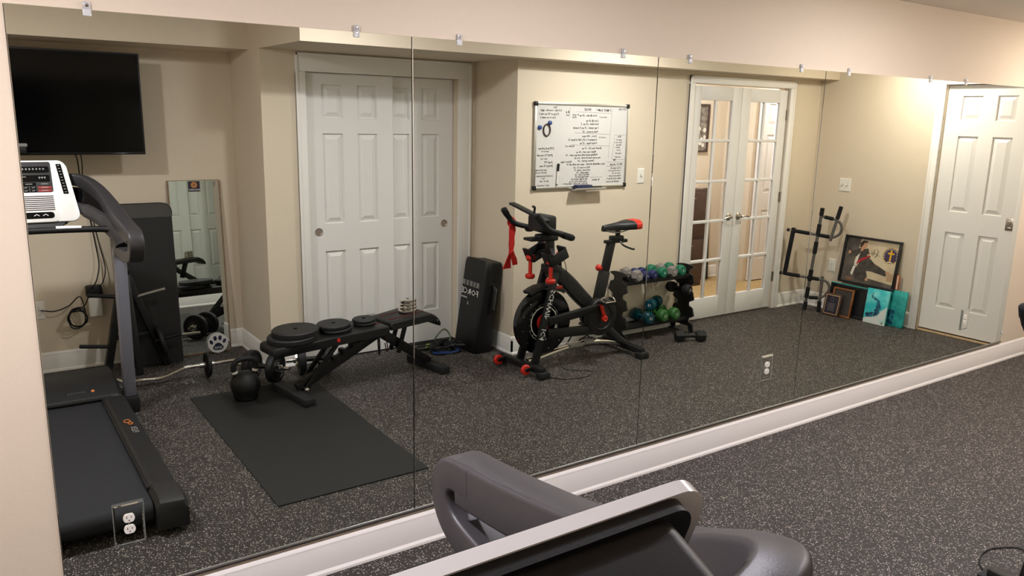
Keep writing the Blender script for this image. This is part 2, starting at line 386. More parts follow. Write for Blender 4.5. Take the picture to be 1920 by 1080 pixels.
od = six_panel('door_3', frame_r(XR+0.036, OR0+0.002, 0.022), 0.646, 2.008, 0.034, [(0.115, 0.262), (0.372, 0.528)],
               [(0.205, 0.835), (1.005, 1.610), (1.735, 1.925)], 'white six panel pocket door in the right end wall')
mb = MB().box(XR+0.033, XR+0.036, 0.212, 0.272, 0.925, 1.020, 0.001); lp = link('latch_plate', mb.mesh('latch_plate', M_nickel), od)
mb = MB().cyl((XR+0.034, 0.242, 0.985), (XR+0.020, 0.242, 0.985), 0.014, 16, 0.002).box(XR+0.026, XR+0.034, 0.226, 0.258, 0.940, 0.950, 0.002); link('latch_turn', mb.mesh('latch_turn', M_nickel), lp)

def french_leaf(name, x0, x1, hinge_left, label):
    h, th, d0 = 1.975, 0.036, DW+0.012; z0 = 0.014; w = x1-x0
    ls, rs = (0.100, 0.112) if hinge_left else (0.112, 0.100)
    g0, g1, b0, b1 = x0+ls, x1-rs, z0+0.180, z0+h-0.112
    mb = MB().box(x0, g0, d0, d0+th, z0, z0+h, 0.002).box(g1, x1, d0, d0+th, z0, z0+h, 0.002).box(g0, g1, d0, d0+th, z0, b0, 0.002).box(g0, g1, d0, d0+th, b1, z0+h, 0.002)
    o = struct(name, mb, M_door, label=label); m = 0.024; nr = 5; ph = (b1-b0-m*(nr-1))/nr; xc = (g0+g1)/2
    link('muntin', MB().box(xc-m/2, xc+m/2, d0+0.003, d0+th-0.003, b0, b1, 0.005).mesh('muntin', M_door), o)
    for i in range(1, nr):
        zc = b0+i*(ph+m)-m/2; link('muntin', MB().box(g0, g1, d0+0.002, d0+th-0.002, zc-m/2, zc+m/2, 0.005).mesh('muntin', M_door), o)
    for i in range(nr):
        for c0, c1 in ((g0, xc-m/2), (xc+m/2, g1)):
            za = b0+i*(ph+m); link('pane', MB().box(c0, c1, d0+th/2-0.002, d0+th/2+0.002, za, za+ph).mesh('pane', M_glass, 0), o)
    xh = x1-0.062 if hinge_left else x0+0.062; s = -1 if hinge_left else 1
    hb = link('handle_rose', MB().lathe((xh, d0, 0.895), (0, -1, 0), [(0, 0), (0.032, 0), (0.032, 0.005), (0.024, 0.011), (0.012, 0.013), (0.012, 0.040), (0, 0.042)], 24).mesh('handle_rose', M_nickel), o)
    pts = [(xh, d0-0.040, 0.895), (xh+s*0.012, d0-0.046, 0.896), (xh+s*0.045, d0-0.047, 0.899), (xh+s*0.080, d0-0.045, 0.893), (xh+s*0.100, d0-0.043, 0.886)]
    link('lever', MB().tube(pts, [0.010, 0.010, 0.009, 0.008, 0.006], 10).mesh('lever', M_nickel), hb)
    xg = x0-0.004 if hinge_left else x1+0.004
    for z in (1.775, 1.045, 0.305):
        hg = MB().cyl((xg, d0-0.010, z-0.045), (xg, d0-0.010, z+0.045), 0.007, 10, 0.001).box(xg-0.012, xg+0.012, d0-0.006, d0-0.002, z-0.044, z+0.044)
        link('hinge', hg.mesh('hinge', M_bronze), o)
    return o
french_leaf('door_4', OF0+0.006, 5.560, True, 'white ten pane glass door leaf hung on the side of the dumbbell rack')
french_leaf('door_5', 5.565, OF1-0.006, False, 'white ten pane glass door leaf hung on the side of the pull-up bar')

# the hall seen through the glass doors
HX0, HX1 = 4.70, 8.60
struct('floor_hall', MB().box(HX0-0.1, HX1+0.1, DW+0.10, DH+0.1, -0.09, 0.004), M_carpet, smooth=0)
struct('ceiling_hall', MB().box(HX0-0.1, HX1+0.1, DW+0.12, DH+0.1, ZC, ZC+0.1), M_ceil, smooth=0)
struct('wall_hall_back', MB().box(HX0-0.1, HX1+0.1, DH, DH+0.1, 0, ZC), M_wall, smooth=0)
struct('wall_hall_left', MB().box(HX0-0.1, HX0, DW+0.12, DH, 0, ZC), M_wall, smooth=0)
struct('wall_hall_right', MB().box(HX1, HX1+0.1, DW+0.12, DH, 0, ZC), M_wall, smooth=0)
struct('wall_hall_front', MB().box(XR+0.12, HX1, DW, DW+0.12, 0, ZC), M_wall, smooth=0)
struct('wall_hall_jog', MB().box(6.93, HX1, 2.97, DH, 0, ZC), M_wall, smooth=0)
baseboard('baseboard_hall', (HX0, DH), (6.93, DH), (0, -1))
six_panel('door_6', frame_d(6.99, 2.930, 0.015), 0.72, 2.00, 0.034, [(0.115, 0.310), (0.410, 0.605)], [(0.24, 0.765), (0.955, 1.565), (1.665, 1.885)], 'white six panel door across the hall, seen through the glass')

# ------------------------------------------------------------------ mirrors on the wall
SEAM = [0.142, 1.3705, 2.5800, 3.7950, 5.0190, 6.2420]
MZ0, MZ1 = 0.157, 1.978
mlab = ['leftmost large frameless wall mirror panel, reflecting the treadmill and the television', 'second large wall mirror panel from the left, reflecting the weight bench seat end and exercise bike',
        'third wall mirror panel from the left, reflecting dumbbell rack and glass doors', 'fourth wall mirror panel from the left, reflecting the framed poster and bare wall', 'rightmost wall mirror panel, reflecting the white pocket door']
for i in range(5):
    a, b = SEAM[i]+0.0019, SEAM[i+1]-0.0019
    mb = MB().box(a, b, -0.0045, 0.0, MZ0, MZ1, 0.001, 1)
    mo = single('wall_mirror_panel', mb, M_mirror, mlab[i], 'mirror', 'frameless mirror panels on the wall', smooth=0)
    bk = MB().box(SEAM[i]-(b+a)/2+0.0002, SEAM[i+1]-(b+a)/2-0.0002, -0.0060+0.00225, -0.0046+0.00225, 0.001, MZ1-MZ0-0.001)
    link('backing', bk.mesh('backing', mat('mirror_backing', '2a241d', 0.8) if 'mirror_backing' not in MT else MT['mirror_backing'], 0), mo)  # dark sheet added behind the panel; its colour gives the seams their shade
struct('trim_6', MB().box(SEAM[0], SEAM[-1], -0.006, 0.0035, MZ0-0.009, MZ0-0.001, 0.001).box(SEAM[0], SEAM[-1], 0.0012, 0.0035, MZ0-0.009, MZ0+0.005, 0.0008), M_alu)
cl = [0.344, 1.159, 1.564, 2.372, 2.777, 3.587, 3.996, 4.819, 5.236]
where = ['at the left end, above the television', 'just left of the first seam', 'just right of the first seam', 'just left of the second seam', 'just right of the second seam',
         'just left of the third seam', 'just right of the third seam', 'just left of the fourth seam', 'just right of the fourth seam']
for x, w in zip(cl, where):
    t = Thing('mirror_clip', 'clear plastic clip on the mirror top edge, '+w, 'clip', T(x, 0, MZ1-0.014), 'clear clips along the mirror top')
    t.part('clip_body', t.L().box(-0.010, 0.010, -0.006, 0.006, 0.014, 0.036, 0.003).box(-0.011, 0.011, 0.0005, 0.005, -0.004, 0.016, 0.002), M_acryl)
    t.part('screw', t.L().lathe((0, 0.005, 0.025), (0, 1, 0), [(0.0055, 0), (0.005, 0.002), (0, 0.003)], 12), M_chrome)
t = Thing('mirror_clip', 'clear plastic mirror clip low on the right end of the mirror', 'clip', T(SEAM[-1]-0.012, 0, 0.222), 'clear clips along the mirror top')
t.part('clip_body', t.L().box(-0.004, 0.030, 0.0005, 0.006, -0.010, 0.010, 0.002), M_acryl)
t.part('screw', t.L().lathe((0.020, 0.006, 0), (0, 1, 0), [(0.0055, 0), (0.005, 0.002), (0, 0.003)], 12), M_chrome)

def receptacle(t, c, n, u, parent=None, mw=None):
    """duplex face: two white rounded sockets; c centre, n outward, u sideways"""
    c, n, u = V(c), V(n), V(u); z = V(0, 0, 1)
    for s in (-1, 1):
        poly = []
        for k in range(28):
            a = 2*math.pi*k/28; x, y = 0.0172*math.cos(a), 0.0172*math.sin(a); poly.append((x, max(-0.0142, min(0.0142, y))))
        mb = t.A(); o = c+z*(s*0.0195)
        vs = [o+u*a+z*b for a, b in poly]; mb.loft([vs, [p+n*0.0035 for p in vs]])
        so = t.part('socket', mb, mw or M_pw, parent)
        mb = t.A()
        for du, hh in ((-0.0065, 0.0042), (0.0065, 0.0034)):
            p = o+u*du+z*0.003+n*0.0036; mb.add([p-u*0.0011-z*hh, p+u*0.0011-z*hh, p+u*0.0011+z*hh, p-u*0.0011+z*hh], [(0, 1, 2, 3)])
        p = o-z*0.0075+n*0.0036; mb.add([p+u*(0.0024*math.cos(a*0.785))+z*(0.0024*math.sin(a*0.785)) for a in range(8)], [tuple(range(8))])
        t.part('slots', mb, M_gap, so, smooth=0)
    mb = t.A().lathe(c+n*0.002, n, [(0.003, 0), (0.002, 0.002), (0, 0.002)], 10); t.part('screw', mb, M_chrome, parent)
for x, w in ((0.338, 'in front of the treadmill reflection'), (3.520, 'left of the third seam'), (5.645, 'over the pocket door reflection')):
    t = Thing('wall_outlet', 'white duplex outlet in a clear edged reflective plate, '+w, 'outlet', T(x, 0, 0.330), 'outlets in the mirror wall')
    mb = t.A(); w2, z0, z1 = 0.0455, 0.330, 0.469
    mb.loft([[V(x-w2, 0.0005, z0), V(x+w2, 0.0005, z0), V(x+w2, 0.0005, z1), V(x-w2, 0.0005, z1)], [V(x-w2, 0.0042, z0), V(x+w2, 0.0042, z0), V(x+w2, 0.0042, z1), V(x-w2, 0.0042, z1)],
             [V(x-w2+0.006, 0.0062, z0+0.006), V(x+w2-0.006, 0.0062, z0+0.006), V(x+w2-0.006, 0.0062, z1-0.006), V(x-w2+0.006, 0.0062, z1-0.006)]])
    pl = t.part('cover_plate', mb, M_mirror, smooth=0)
    ed = t.A()
    for s in (-1, 1): ed.box(x+s*w2-0.0012, x+s*w2+0.0012, 0.0005, 0.0060, z0, z1)
    ed.box(x-w2, x+w2, 0.0005, 0.0060, z0-0.0012, z0+0.0012).box(x-w2, x+w2, 0.0005, 0.0060, z1-0.0012, z1+0.0012)
    t.part('clear_edge', ed, M_edge)
    receptacle(t, (x, 0.0062, 0.3995), (0, 1, 0), (1, 0, 0))

# ------------------------------------------------------------------ lamps
def ceiling_lamp(x, d, side, down, col, z, label, grp):
    t = Thing('recessed_ceiling_lamp', label, 'lamp', T(x, d, z-0.012), grp)
    t.part('trim_ring', t.L().lathe((0, 0, 0), (0, 0, 1), [(0.060, 0.012), (0.060, 0.004), (0.066, 0.001), (0.088, 0.007), (0.090, 0.012), (0.060, 0.012)], 32), M_white)
    t.part('lens', t.L().lathe((0, 0, 0.010), (0, 0, -1), [(0.058, -0.002), (0.058, 0.0), (0.050, 0.012), (0.030, 0.020), (0, 0.022)], 32), MT['lamp_lens'])
    for kind, watts in (('POINT', side), ('AREA', down)):
        ld = bpy.data.lights.new('lamp_light', kind); ld.energy = watts; ld.color = col
        if kind == 'POINT': ld.shadow_soft_size = 0.045
        else: ld.shape = 'DISK'; ld.size = 0.10
        lo = bpy.data.objects.new('lamp_light', ld); C.objects.link(lo); lo.location = (0, 0, -0.064 if kind == 'POINT' else -0.014); lo.parent = t.o
mat('lamp_lens', 'fff2dc', 0.5, emit=('fff0d8', 3.0))
for (x, d, w, w2, lc), pl in zip(LAMPS, ('over the treadmill', 'between the treadmill and the weight bench', 'over the exercise bike', 'near the pocket door')):
    ceiling_lamp(x, d, w, w2, lc, ZC, 'round recessed ceiling lamp '+pl, 'recessed lamps in the gym ceiling')
for (x, d, w, w2, lc), pl in zip(HALL_LAMPS, ('behind the glass doors', 'by the white door')): ceiling_lamp(x, d, w, w2, lc, ZC, 'round recessed ceiling lamp in the hall '+pl, 'recessed lamps in the hall ceiling')

# ------------------------------------------------------------------ treadmill
def rrect(w, h, r, n=6):
    """rounded rectangle outline centred on 0"""
    out = []
    for cx, cy, a0 in ((w/2-r, h/2-r, 0), (-w/2+r, h/2-r, 90), (-w/2+r, -h/2+r, 180), (w/2-r, -h/2+r, 270)):
        for k in range(n+1):
            a = math.radians(a0+90*k/n); out.append((cx+r*math.cos(a), cy+r*math.sin(a)))
    return out
def smooth_path(pts, n=6):
    """Catmull-Rom through pts"""
    P = [V(p) for p in pts]; P = [P[0]*2-P[1]]+P+[P[-1]*2-P[-2]]; out = []
    for i in range(1, len(P)-2):
        a, b, c, d = P[i-1:i+3]
        for k in range(n):
            t = k/n; out.append(0.5*((2*b)+(c-a)*t+(2*a-5*b+4*c-d)*t*t+(-a+3*b-3*c+d)*t**3))
    out.append(P[-2]); return out
XT = 0.262
t = Thing('treadmill', 'black and silver treadmill with white console, facing the television', 'treadmill', T(XT, 1.5, 0))
ro = 0.385                                                     # half width to the outside of the rails
for s in (1, -1):
    m = t.A(); prof = [(0, 0.035), (0.118, 0.035), (0.118, 0.120), (0.104, 0.142), (0.020, 0.150), (0.006, 0.142), (0, 0.125)]
    m.loft([[V(XT+s*(0.262+x), d, z) for x, z in prof] for d in (0.80, 2.10)])
    r = t.part('side_rail', m, M_rail, smooth=30)
    m = t.A()
    e0 = [(0.0, 0.03), (0.124, 0.02), (0.124, 0.125), (0.110, 0.148), (0.016, 0.154), (0.0, 0.13)]
    m.loft([[V(XT+s*(0.260+x), d, 0.02+(z-0.02)*k) for x, z in e0] for d, k in ((0.80, 1.0), (0.655, 1.0), (0.625, 0.88), (0.615, 0.72))])
    t.part('end_cap', m, M_dkgrey, smooth=30)
    m = t.A()                                                  # ridge between belt and rail
    m.box(XT+s*0.255, XT+s*0.268, 0.79, 2.08, 0.120, 0.146, 0.003); t.part('belt_guide', m, M_black)
bp = []
for k in range(13):
    a = math.radians(90+180*k/12); bp.append((0.70+0.045*math.cos(a), 0.085+0.045*math.sin(a)))
belt = [(2.12, 0.130)]+bp+[(2.12, 0.040)]
m = t.A(); m.loft([[V(x, d, z) for d, z in belt] for x in (XT-0.255, XT+0.255)]); t.part('belt', m, M_tread, smooth=40)
m = t.A(); hp = [(2.06, 0.135), (2.075, 0.155), (2.16, 0.200), (2.26, 0.222), (2.42, 0.222), (2.50, 0.17), (2.50, 0.03), (2.10, 0.03)]
m.loft([[V(x, d, 0.03+(z-0.03)*k) for d, z in hp] for x, k in ((XT-0.365, 0.85), (XT-0.345, 1), (XT+0.345, 1), (XT+0.365, 0.85))]); hd = t.part('motor_hood', m, M_rail, smooth=25)
m = t.A().box(XT-0.30, XT+0.31, 2.050, 2.075, 0.138, 0.152, 0.004); t.part('hood_lip', m, M_dkgrey, hd)
# lettering on hood and rail (round logo and name)
m = t.A(); cu = V(XT+0.19, 2.148, 0.222); m.lathe(V(XT+0.225, 2.118, 0.1775), (0, -0.55, 0.83), [(0.009, 0), (0.009, 0.003), (0, 0.003)], 14); t.part('hood_emblem', m, mat('orange_print', 'b5682c', 0.5), hd)
m = t.A()
for k in range(7):
    p = V(XT+0.105+k*0.013, 2.118, 0.1775); n = V(0, -0.55, 0.83); v = V(0, 0.83, 0.55)
    m.add([p-V(0.004, 0, 0)-v*0.006+n*0.003, p+V(0.004, 0, 0)-v*0.006+n*0.003, p+V(0.004, 0, 0)+v*0.006+n*0.003, p-V(0.004, 0, 0)+v*0.006+n*0.003], [(0, 1, 2, 3)])
t.part('hood_lettering', m, M_arm, hd)
m = t.A()
m.tube([(XT+0.315+0.014*math.cos(a*0.42), 1.62+0.022*math.sin(a*0.42), 0.1500) for a in range(15)], 0.003, 5, closed=True); m.tube([(XT+0.325+0.010*math.cos(a*0.42), 1.585+0.016*math.sin(a*0.42), 0.1495) for a in range(15)], 0.003, 5, closed=True)
t.part('rail_emblem', m, MT['orange_print'], r)
m = t.A(); text_mb(m, 'FLEX', 0.040, (XT+0.328, 1.49, 0.1462), (0, 1, 0), (1, 0, 0), (0, 0, 1), 0.0025); t.part('rail_lettering', m, M_glet, r)
for s in (1, -1):
    X = lambda x: XT+s*(x-XT)
    u = t.A(); u.bar((X(0.685), 2.215, 0.03), (X(0.664), 2.03, 1.02), 0.060, 0.085, 0.012, up=(0, 1, 0)); uo = t.part('upright', u, M_upr)
    u = t.A().box(X(0.645), X(0.725), 2.14, 2.31, 0.0, 0.10, 0.012); t.part('upright_foot', u, M_blackp, uo)
    # the moulded arm: from behind the console out, down and forward, then back to the upright
    path = smooth_path([(X(0.36), 2.285, 1.318), (X(0.46), 2.290, 1.330), (X(0.540), 2.260, 1.325), (X(0.598), 2.180, 1.282), (X(0.637), 2.06, 1.218), (X(0.658), 1.88, 1.158), (X(0.666), 1.70, 1.126), (X(0.667), 1.56, 1.112)], 5)
    a = t.A(); rings = []
    N = len(path)
    for i, p in enumerate(path):
        tg = (path[min(i+1, N-1)]-path[max(i-1, 0)]).normalized(); f = i/(N-1)
        sd = V(-tg.y, tg.x, 0); sd = sd.normalized() if sd.length > 1e-4 else V(1, 0, 0); uu = tg.cross(sd).normalized()
        w, h = 0.040+0.028*min(1, f*1.6), 0.055+0.026*min(1, f*1.3); p = p-V(0, 0, 0.012*min(1, f*1.3))
        rings.append([p+sd*x+uu*y for x, y in rrect(w, h, 0.009, 3)])
    a.loft(rings); ar = t.part('arm', a, M_arm, smooth=40)
    # rounded loop end of the arm and its lower return
    path = smooth_path([(X(0.667), 1.60, 1.114), (X(0.667), 1.532, 1.106), (X(0.667), 1.506, 1.072), (X(0.667), 1.520, 1.030), (X(0.667), 1.570, 1.003), (X(0.667), 1.70, 0.985), (X(0.667), 1.90, 0.985), (X(0.665), 2.04, 1.01)], 5)
    a = t.A(); rings = []; N = len(path)
    for i, p in enumerate(path):
        tg = (path[min(i+1, N-1)]-path[max(i-1, 0)]).normalized(); sd = V(1, 0, 0); uu = tg.cross(sd).normalized()
        rings.append([p+sd*x+uu*y for x, y in rrect(0.069, 0.058, 0.008, 3)])
    a.loft(rings); t.part('arm_loop', a, M_arm, smooth=40)
    # inner shroud panel under the arch and the shiny bracket below it
    a = t.A(); a.loft([[V(X(x), d, z) for x, d, z in ((0.42, 2.27, 1.300), (0.53, 2.24, 1.285), (0.595, 2.15, 1.235), (0.640, 2.00, 1.170), (0.625, 1.97, 1.135), (0.55, 2.10, 1.165), (0.46, 2.21, 1.20))],
                       [V(X(x), d+0.03, z) for x, d, z in ((0.42, 2.27, 1.300), (0.53, 2.24, 1.285), (0.595, 2.15, 1.235), (0.640, 2.00, 1.170), (0.625, 1.97, 1.135), (0.55, 2.10, 1.165), (0.46, 2.21, 1.20))]])
    t.part('arm_shroud', a, M_gloss, ar, smooth=25)
    a = t.A(); a.tube(smooth_path([(X(0.47), 2.20, 1.195), (X(0.54), 2.12, 1.172), (X(0.605), 2.00, 1.125), (X(0.650), 1.88, 1.065), (X(0.660), 1.85, 1.02)], 5), [0.022]*5+[0.028]*5+[0.034]*11, 10, flat=1.4); t.part('arm_bracket', a, M_arm, ar)
m = t.A(); m.tube(smooth_path([(XT-0.385, 1.90, 1.085), (XT-0.31, 1.93, 1.098), (XT, 1.955, 1.102), (XT+0.31, 1.93, 1.098), (XT+0.385, 1.90, 1.085)], 6), 0.0165, 12); hb = t.part('crossbar_handle', m, M_blackp)
for s in (1, -1):
    m = t.A().tube([(XT+s*0.112, 1.9505, 1.1085), (XT+s*0.165, 1.9465, 1.1080), (XT+s*0.225, 1.9405, 1.1065)], 0.0135, 12); t.part('pulse_grip', m, M_silver, hb)
# console: local a = x, c = out of the face (towards the user), b = up the face
tilt = math.radians(24)
CN = Matrix(((1, 0, 0, XT), (0, -math.cos(tilt), math.sin(tilt), 2.183), (0, math.sin(tilt), math.cos(tilt), 1.273), (0, 0, 0, 1)))
cm = lambda: MB(t.inv @ CN)
def slab(mb, pts, c0, c1, bev=0.0):
    if bev:
        cx = sum(p[0] for p in pts)/len(pts); cy = sum(p[1] for p in pts)/len(pts)
        k = 1-bev/0.15
        return mb.loft([[V(a, c0, b) for a, b in pts], [V(a, c1-bev*0.7, b) for a, b in pts], [V(cx+(a-cx)*k, c1, cy+(b-cy)*k) for a, b in pts]])
    return mb.loft([[V(a, c0, b) for a, b in pts], [V(a, c1, b) for a, b in pts]])
def cons(w1, w2, h, r, n=7, oy=0.0):
    """console outline, narrower (w1) at the top, wider (w2) at the bottom"""
    out = []
    for x, y in rrect(1, 1, 0.1, 1):
        pass
    base = rrect(w2*2, h, r, n)
    for x, y in base:
        f = (y+h/2)/h; out.append((x*(w2+(w1-w2)*f)/w2, y+oy))
    return out
face = t.part('console_face', slab(cm(), cons(0.205, 0.248, 0.335, 0.045, 8), 0.006, 0.022, 0.006), M_silver, smooth=50)
t.part('console_back', slab(cm(), cons(0.158, 0.200, 0.322, 0.030, 6), -0.070, 0.007), M_black, smooth=40)
t.part('console_rim', slab(cm(), cons(0.176, 0.222, 0.331, 0.030, 8), -0.006, 0.0065), M_blackp, smooth=40)
t.part('console_chin', slab(cm(), [(-0.15, -0.200), (0.15, -0.200), (0.185, -0.150), (-0.185, -0.150)], -0.035, 0.012), M_arm)
ds = t.part('display_panel', slab(cm(), [(x, y+0.075) for x, y in rrect(0.270, 0.165, 0.010, 3)], 0.020, 0.0245), M_dkgrey, face)
t.part('display_rail', slab(cm(), [(x, y+0.115) for x, y in rrect(0.250, 0.032, 0.008, 3)], 0.022, 0.0285), M_gloss, ds)
t.part('display_screen', slab(cm(), [(x, y+0.067) for x, y in rrect(0.250, 0.036, 0.004, 2)], 0.022, 0.0265), M_gloss, ds)
m = cm(); 
for x in (0.075, 0.087, 0.099): m.box(x, x+0.009, 0.0265, 0.0272, 0.070, 0.0745).box(x+0.003, x+0.006, 0.0265, 0.0272, 0.064, 0.0745)
t.part('display_logo', m, M_glet, ds, smooth=0)
t.part('display_print', cm().box(-0.06, 0.02, 0.0265, 0.0272, 0.074, 0.077), M_glet, ds, smooth=0)
m = cm()
for k in range(14): m.cyl((-0.10+k*0.0155, 0.0280, 0.117), (-0.10+k*0.0155, 0.0300, 0.117), 0.0045, 8)
t.part('key_row', m, M_midgrey, ds)
for i, (x, y, w, h, mt) in enumerate([(0.098, 0.036, 0.060, 0.016, M_dkgrey), (0.098, 0.017, 0.062, 0.013, M_led), (0.098, 0.000, 0.062, 0.013, M_led), (0.028, 0.036, 0.064, 0.016, M_gloss), (0.046, 0.016, 0.028, 0.012, M_gloss), (0.012, 0.016, 0.028, 0.012, M_gloss), (-0.022, 0.016, 0.028, 0.012, M_gloss), (0.046, 0.000, 0.028, 0.012, M_gloss), (0.012, 0.000, 0.028, 0.012, M_gloss), (-0.022, 0.000, 0.028, 0.012, M_gloss)]):
    b = t.part('button', slab(cm(), [(a+x, c+y) for a, c in rrect(w, h, 0.004, 3)], 0.0225, 0.0275), mt, ds)
    t.part('button_mark', cm().box(x-w*0.25, x+w*0.25, 0.0275, 0.0280, y-0.0015, y+0.0015), M_glet, b, smooth=0)
for s in (1, -1):
    q = [(s*0.160, 0.145), (s*0.184, 0.145), (s*0.204, -0.020), (s*0.180, -0.020)]
    ks = t.part('key_strip', slab(cm(), q, 0.020, 0.0245), M_gloss, face)
    m = cm()
    for k in range(10):
        f = k/9; x = s*(0.1725+0.0185*f); y = 0.136-0.146*f; m.box(x-0.0045, x+0.0045, 0.0245, 0.0252, y-0.0016, y+0.0016)
    t.part('key_strip_numbers', m, M_glet, ks, smooth=0)
    for k in range(10):
        f = k/9; x = s*(0.1725+0.0185*f)+0.004; y = 0.136-0.146*f
for k in range(8):
    y = -0.030-k*0.0105; t.part('vent_slat', cm().box(-0.132, 0.132, 0.020, 0.0275, y-0.0026, y+0.0026, 0.002), mat('vent_shadow_plum', '5b5053', 0.6) if 'vent_shadow_plum' not in MT else MT['vent_shadow_plum'], face)  # slats in a plum tone darker than the console face
sp = t.part('control_pad', slab(cm(), [(x, y-0.133) for x, y in rrect(0.250, 0.034, 0.014, 4)], 0.020, 0.0255), M_gloss, face)
m = cm()
for x in (0.045, 0.085): m.tube([(x-0.012, 0.0262, -0.136), (x, 0.0262, -0.128), (x+0.012, 0.0262, -0.136)], 0.0022, 5)
t.part('pad_marks', m, M_wlet, sp)
ol = slab(cm(), cons(0.150, 0.168, 0.150, 0.05, 8, -0.095), 0.018, 0.0235, 0.004); t.part('speaker_surround', ol, M_silver, face, smooth=50)

# ------------------------------------------------------------------ the television alcove
tv0, tv1, tz0, tz1, td = -0.115, 0.996, 1.425, 2.045, 2.955
t = Thing('television', 'large black flat screen television on a wall arm in the alcove', 'television', T((tv0+tv1)/2, td, tz0))
t.part('bezel', t.A().box(tv0, tv1, td-0.012, td+0.020, tz0, tz1, 0.004).box(tv0+0.14, tv1-0.14, td+0.018, td+0.055, tz0+0.06, tz1-0.12, 0.01), M_blackp)
t.part('screen', t.A().box(tv0+0.010, tv1-0.010, td-0.0135, td-0.011, tz0+0.016, tz1-0.010), M_screen, smooth=0)
t.part('bottom_trim', t.A().box(tv0+0.004, tv1-0.004, td-0.014, td-0.011, tz0+0.001, tz0+0.010, 0.001), M_gloss)
wa = t.part('wall_arm', t.A().bar((0.42, td+0.05, 1.74), (0.36, DT-0.02, 1.74), 0.05, 0.06, 0.004).bar((0.52, td+0.05, 1.74), (0.56, DT-0.02, 1.74), 0.05, 0.06, 0.004), M_black)
t.part('wall_plate', t.A().box(0.24, 0.68, DT-0.022, DT-0.001, 1.64, 1.84, 0.004), M_black, wa)
t.part('sensor_box', t.A().box(0.270, 0.343, td-0.050, td-0.013, 1.440, 1.476, 0.006), M_blackp)  # unidentified small object, built as a box attached to the television
t.part('sensor_cap', t.A().box(0.266, 0.348, td-0.054, td-0.013, 1.476, 1.496, 0.005), M_midgrey)

t = Thing('floor_pad', 'tall dark padded board leaning on the television wall behind the treadmill', 'exercise pad', T(0.97, 3.08, 0) @ Rx(-4))
m = t.L(); out = [(-0.19, 0), (0.19, 0)]+[(x, z) for x, z in ((0.19, 1.02), (0.183, 1.06), (0.160, 1.085), (0.13, 1.092), (-0.13, 1.092), (-0.160, 1.085), (-0.183, 1.06), (-0.19, 1.02))]
m.loft([[V(x*k, c, z*k2) for x, z in out] for c, k, k2 in ((-0.050, 0.96, 0.992), (-0.038, 1, 1), (0.038, 1, 1), (0.050, 0.96, 0.992))]); t.part('pad_body', m, M_dkgrey, smooth=40)
m = t.L(); m.tube([V(x, -0.044, z) for x, z in out[2:]], 0.005, 6); t.part('seam_piping', m, M_black)
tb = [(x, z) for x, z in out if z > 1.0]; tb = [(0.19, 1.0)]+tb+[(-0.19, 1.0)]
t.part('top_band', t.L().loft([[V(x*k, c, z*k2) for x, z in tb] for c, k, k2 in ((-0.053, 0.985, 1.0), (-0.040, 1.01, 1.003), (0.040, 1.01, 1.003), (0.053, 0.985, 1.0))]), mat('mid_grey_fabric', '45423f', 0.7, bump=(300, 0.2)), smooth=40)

t = Thing('leaning_mirror', 'narrow wood edged mirror leaning in the alcove corner', 'mirror', T(1.335, 3.135, 0) @ Rx(-3.4))
w, h = 0.166, 1.232
t.part('glass', t.L().box(-w, w, -0.006, 0.0, 0.012, h, 0.001), M_mirror2, smooth=0)
t.part('backing_board', t.L().box(-w-0.008, w+0.008, 0.0, 0.014, 0.0, h+0.003, 0.002), M_woodp)
for s in (-1, 1): t.part('edge_strip', t.L().box(s*w, s*(w+0.010), -0.008, 0.0, 0, h, 0.001), M_woodp)
t.part('foot_strip', t.L().box(-w, w, -0.010, 0, 0, 0.014, 0.002), M_woodp)
st = t.part('sticker', t.L().box(-0.038, 0.040, -0.0068, -0.0058, h-0.076, h-0.004), mat('dark_purple_print', '221a2c', 0.5), smooth=0)
m = t.L(); m.lathe((0.001, -0.0068, h-0.030), (0, -1, 0), [(0.021, 0), (0.021, 0.0006), (0, 0.0006)], 20); ba = t.part('sticker_ball', m, mat('orange_ball_print', 'c98a4a', 0.5), st, smooth=0)
m = t.L()
for k in range(4):
    a = math.pi*k/4; m.bar((0.001-0.020*math.cos(a), -0.0076, h-0.030-0.020*math.sin(a)), (0.001+0.020*math.cos(a), -0.0076, h-0.030+0.020*math.sin(a)), 0.0008, 0.002)
t.part('ball_lines', m, MT['dark_purple_print'], ba, smooth=0)
m = t.L(); text_mb(m, 'RANGERS', 0.017, (0.001, -0.0069, h-0.063), (-1, 0, 0), (0, 0, 1), (0, -1, 0)); t.part('sticker_lettering', m, M_wlet, st)
m = t.L()
for s in (1, -1):
    m.tube([V(0.112+0.030*math.cos(a*0.26-0.9+0.0), -0.0066, h-0.026+s*(-0.026+0.022*math.sin(a*0.26-0.9+1.9))) for a in range(8)], 0.0035, 4)
t.part('crossed_arc_mark', m, M_midgrey)

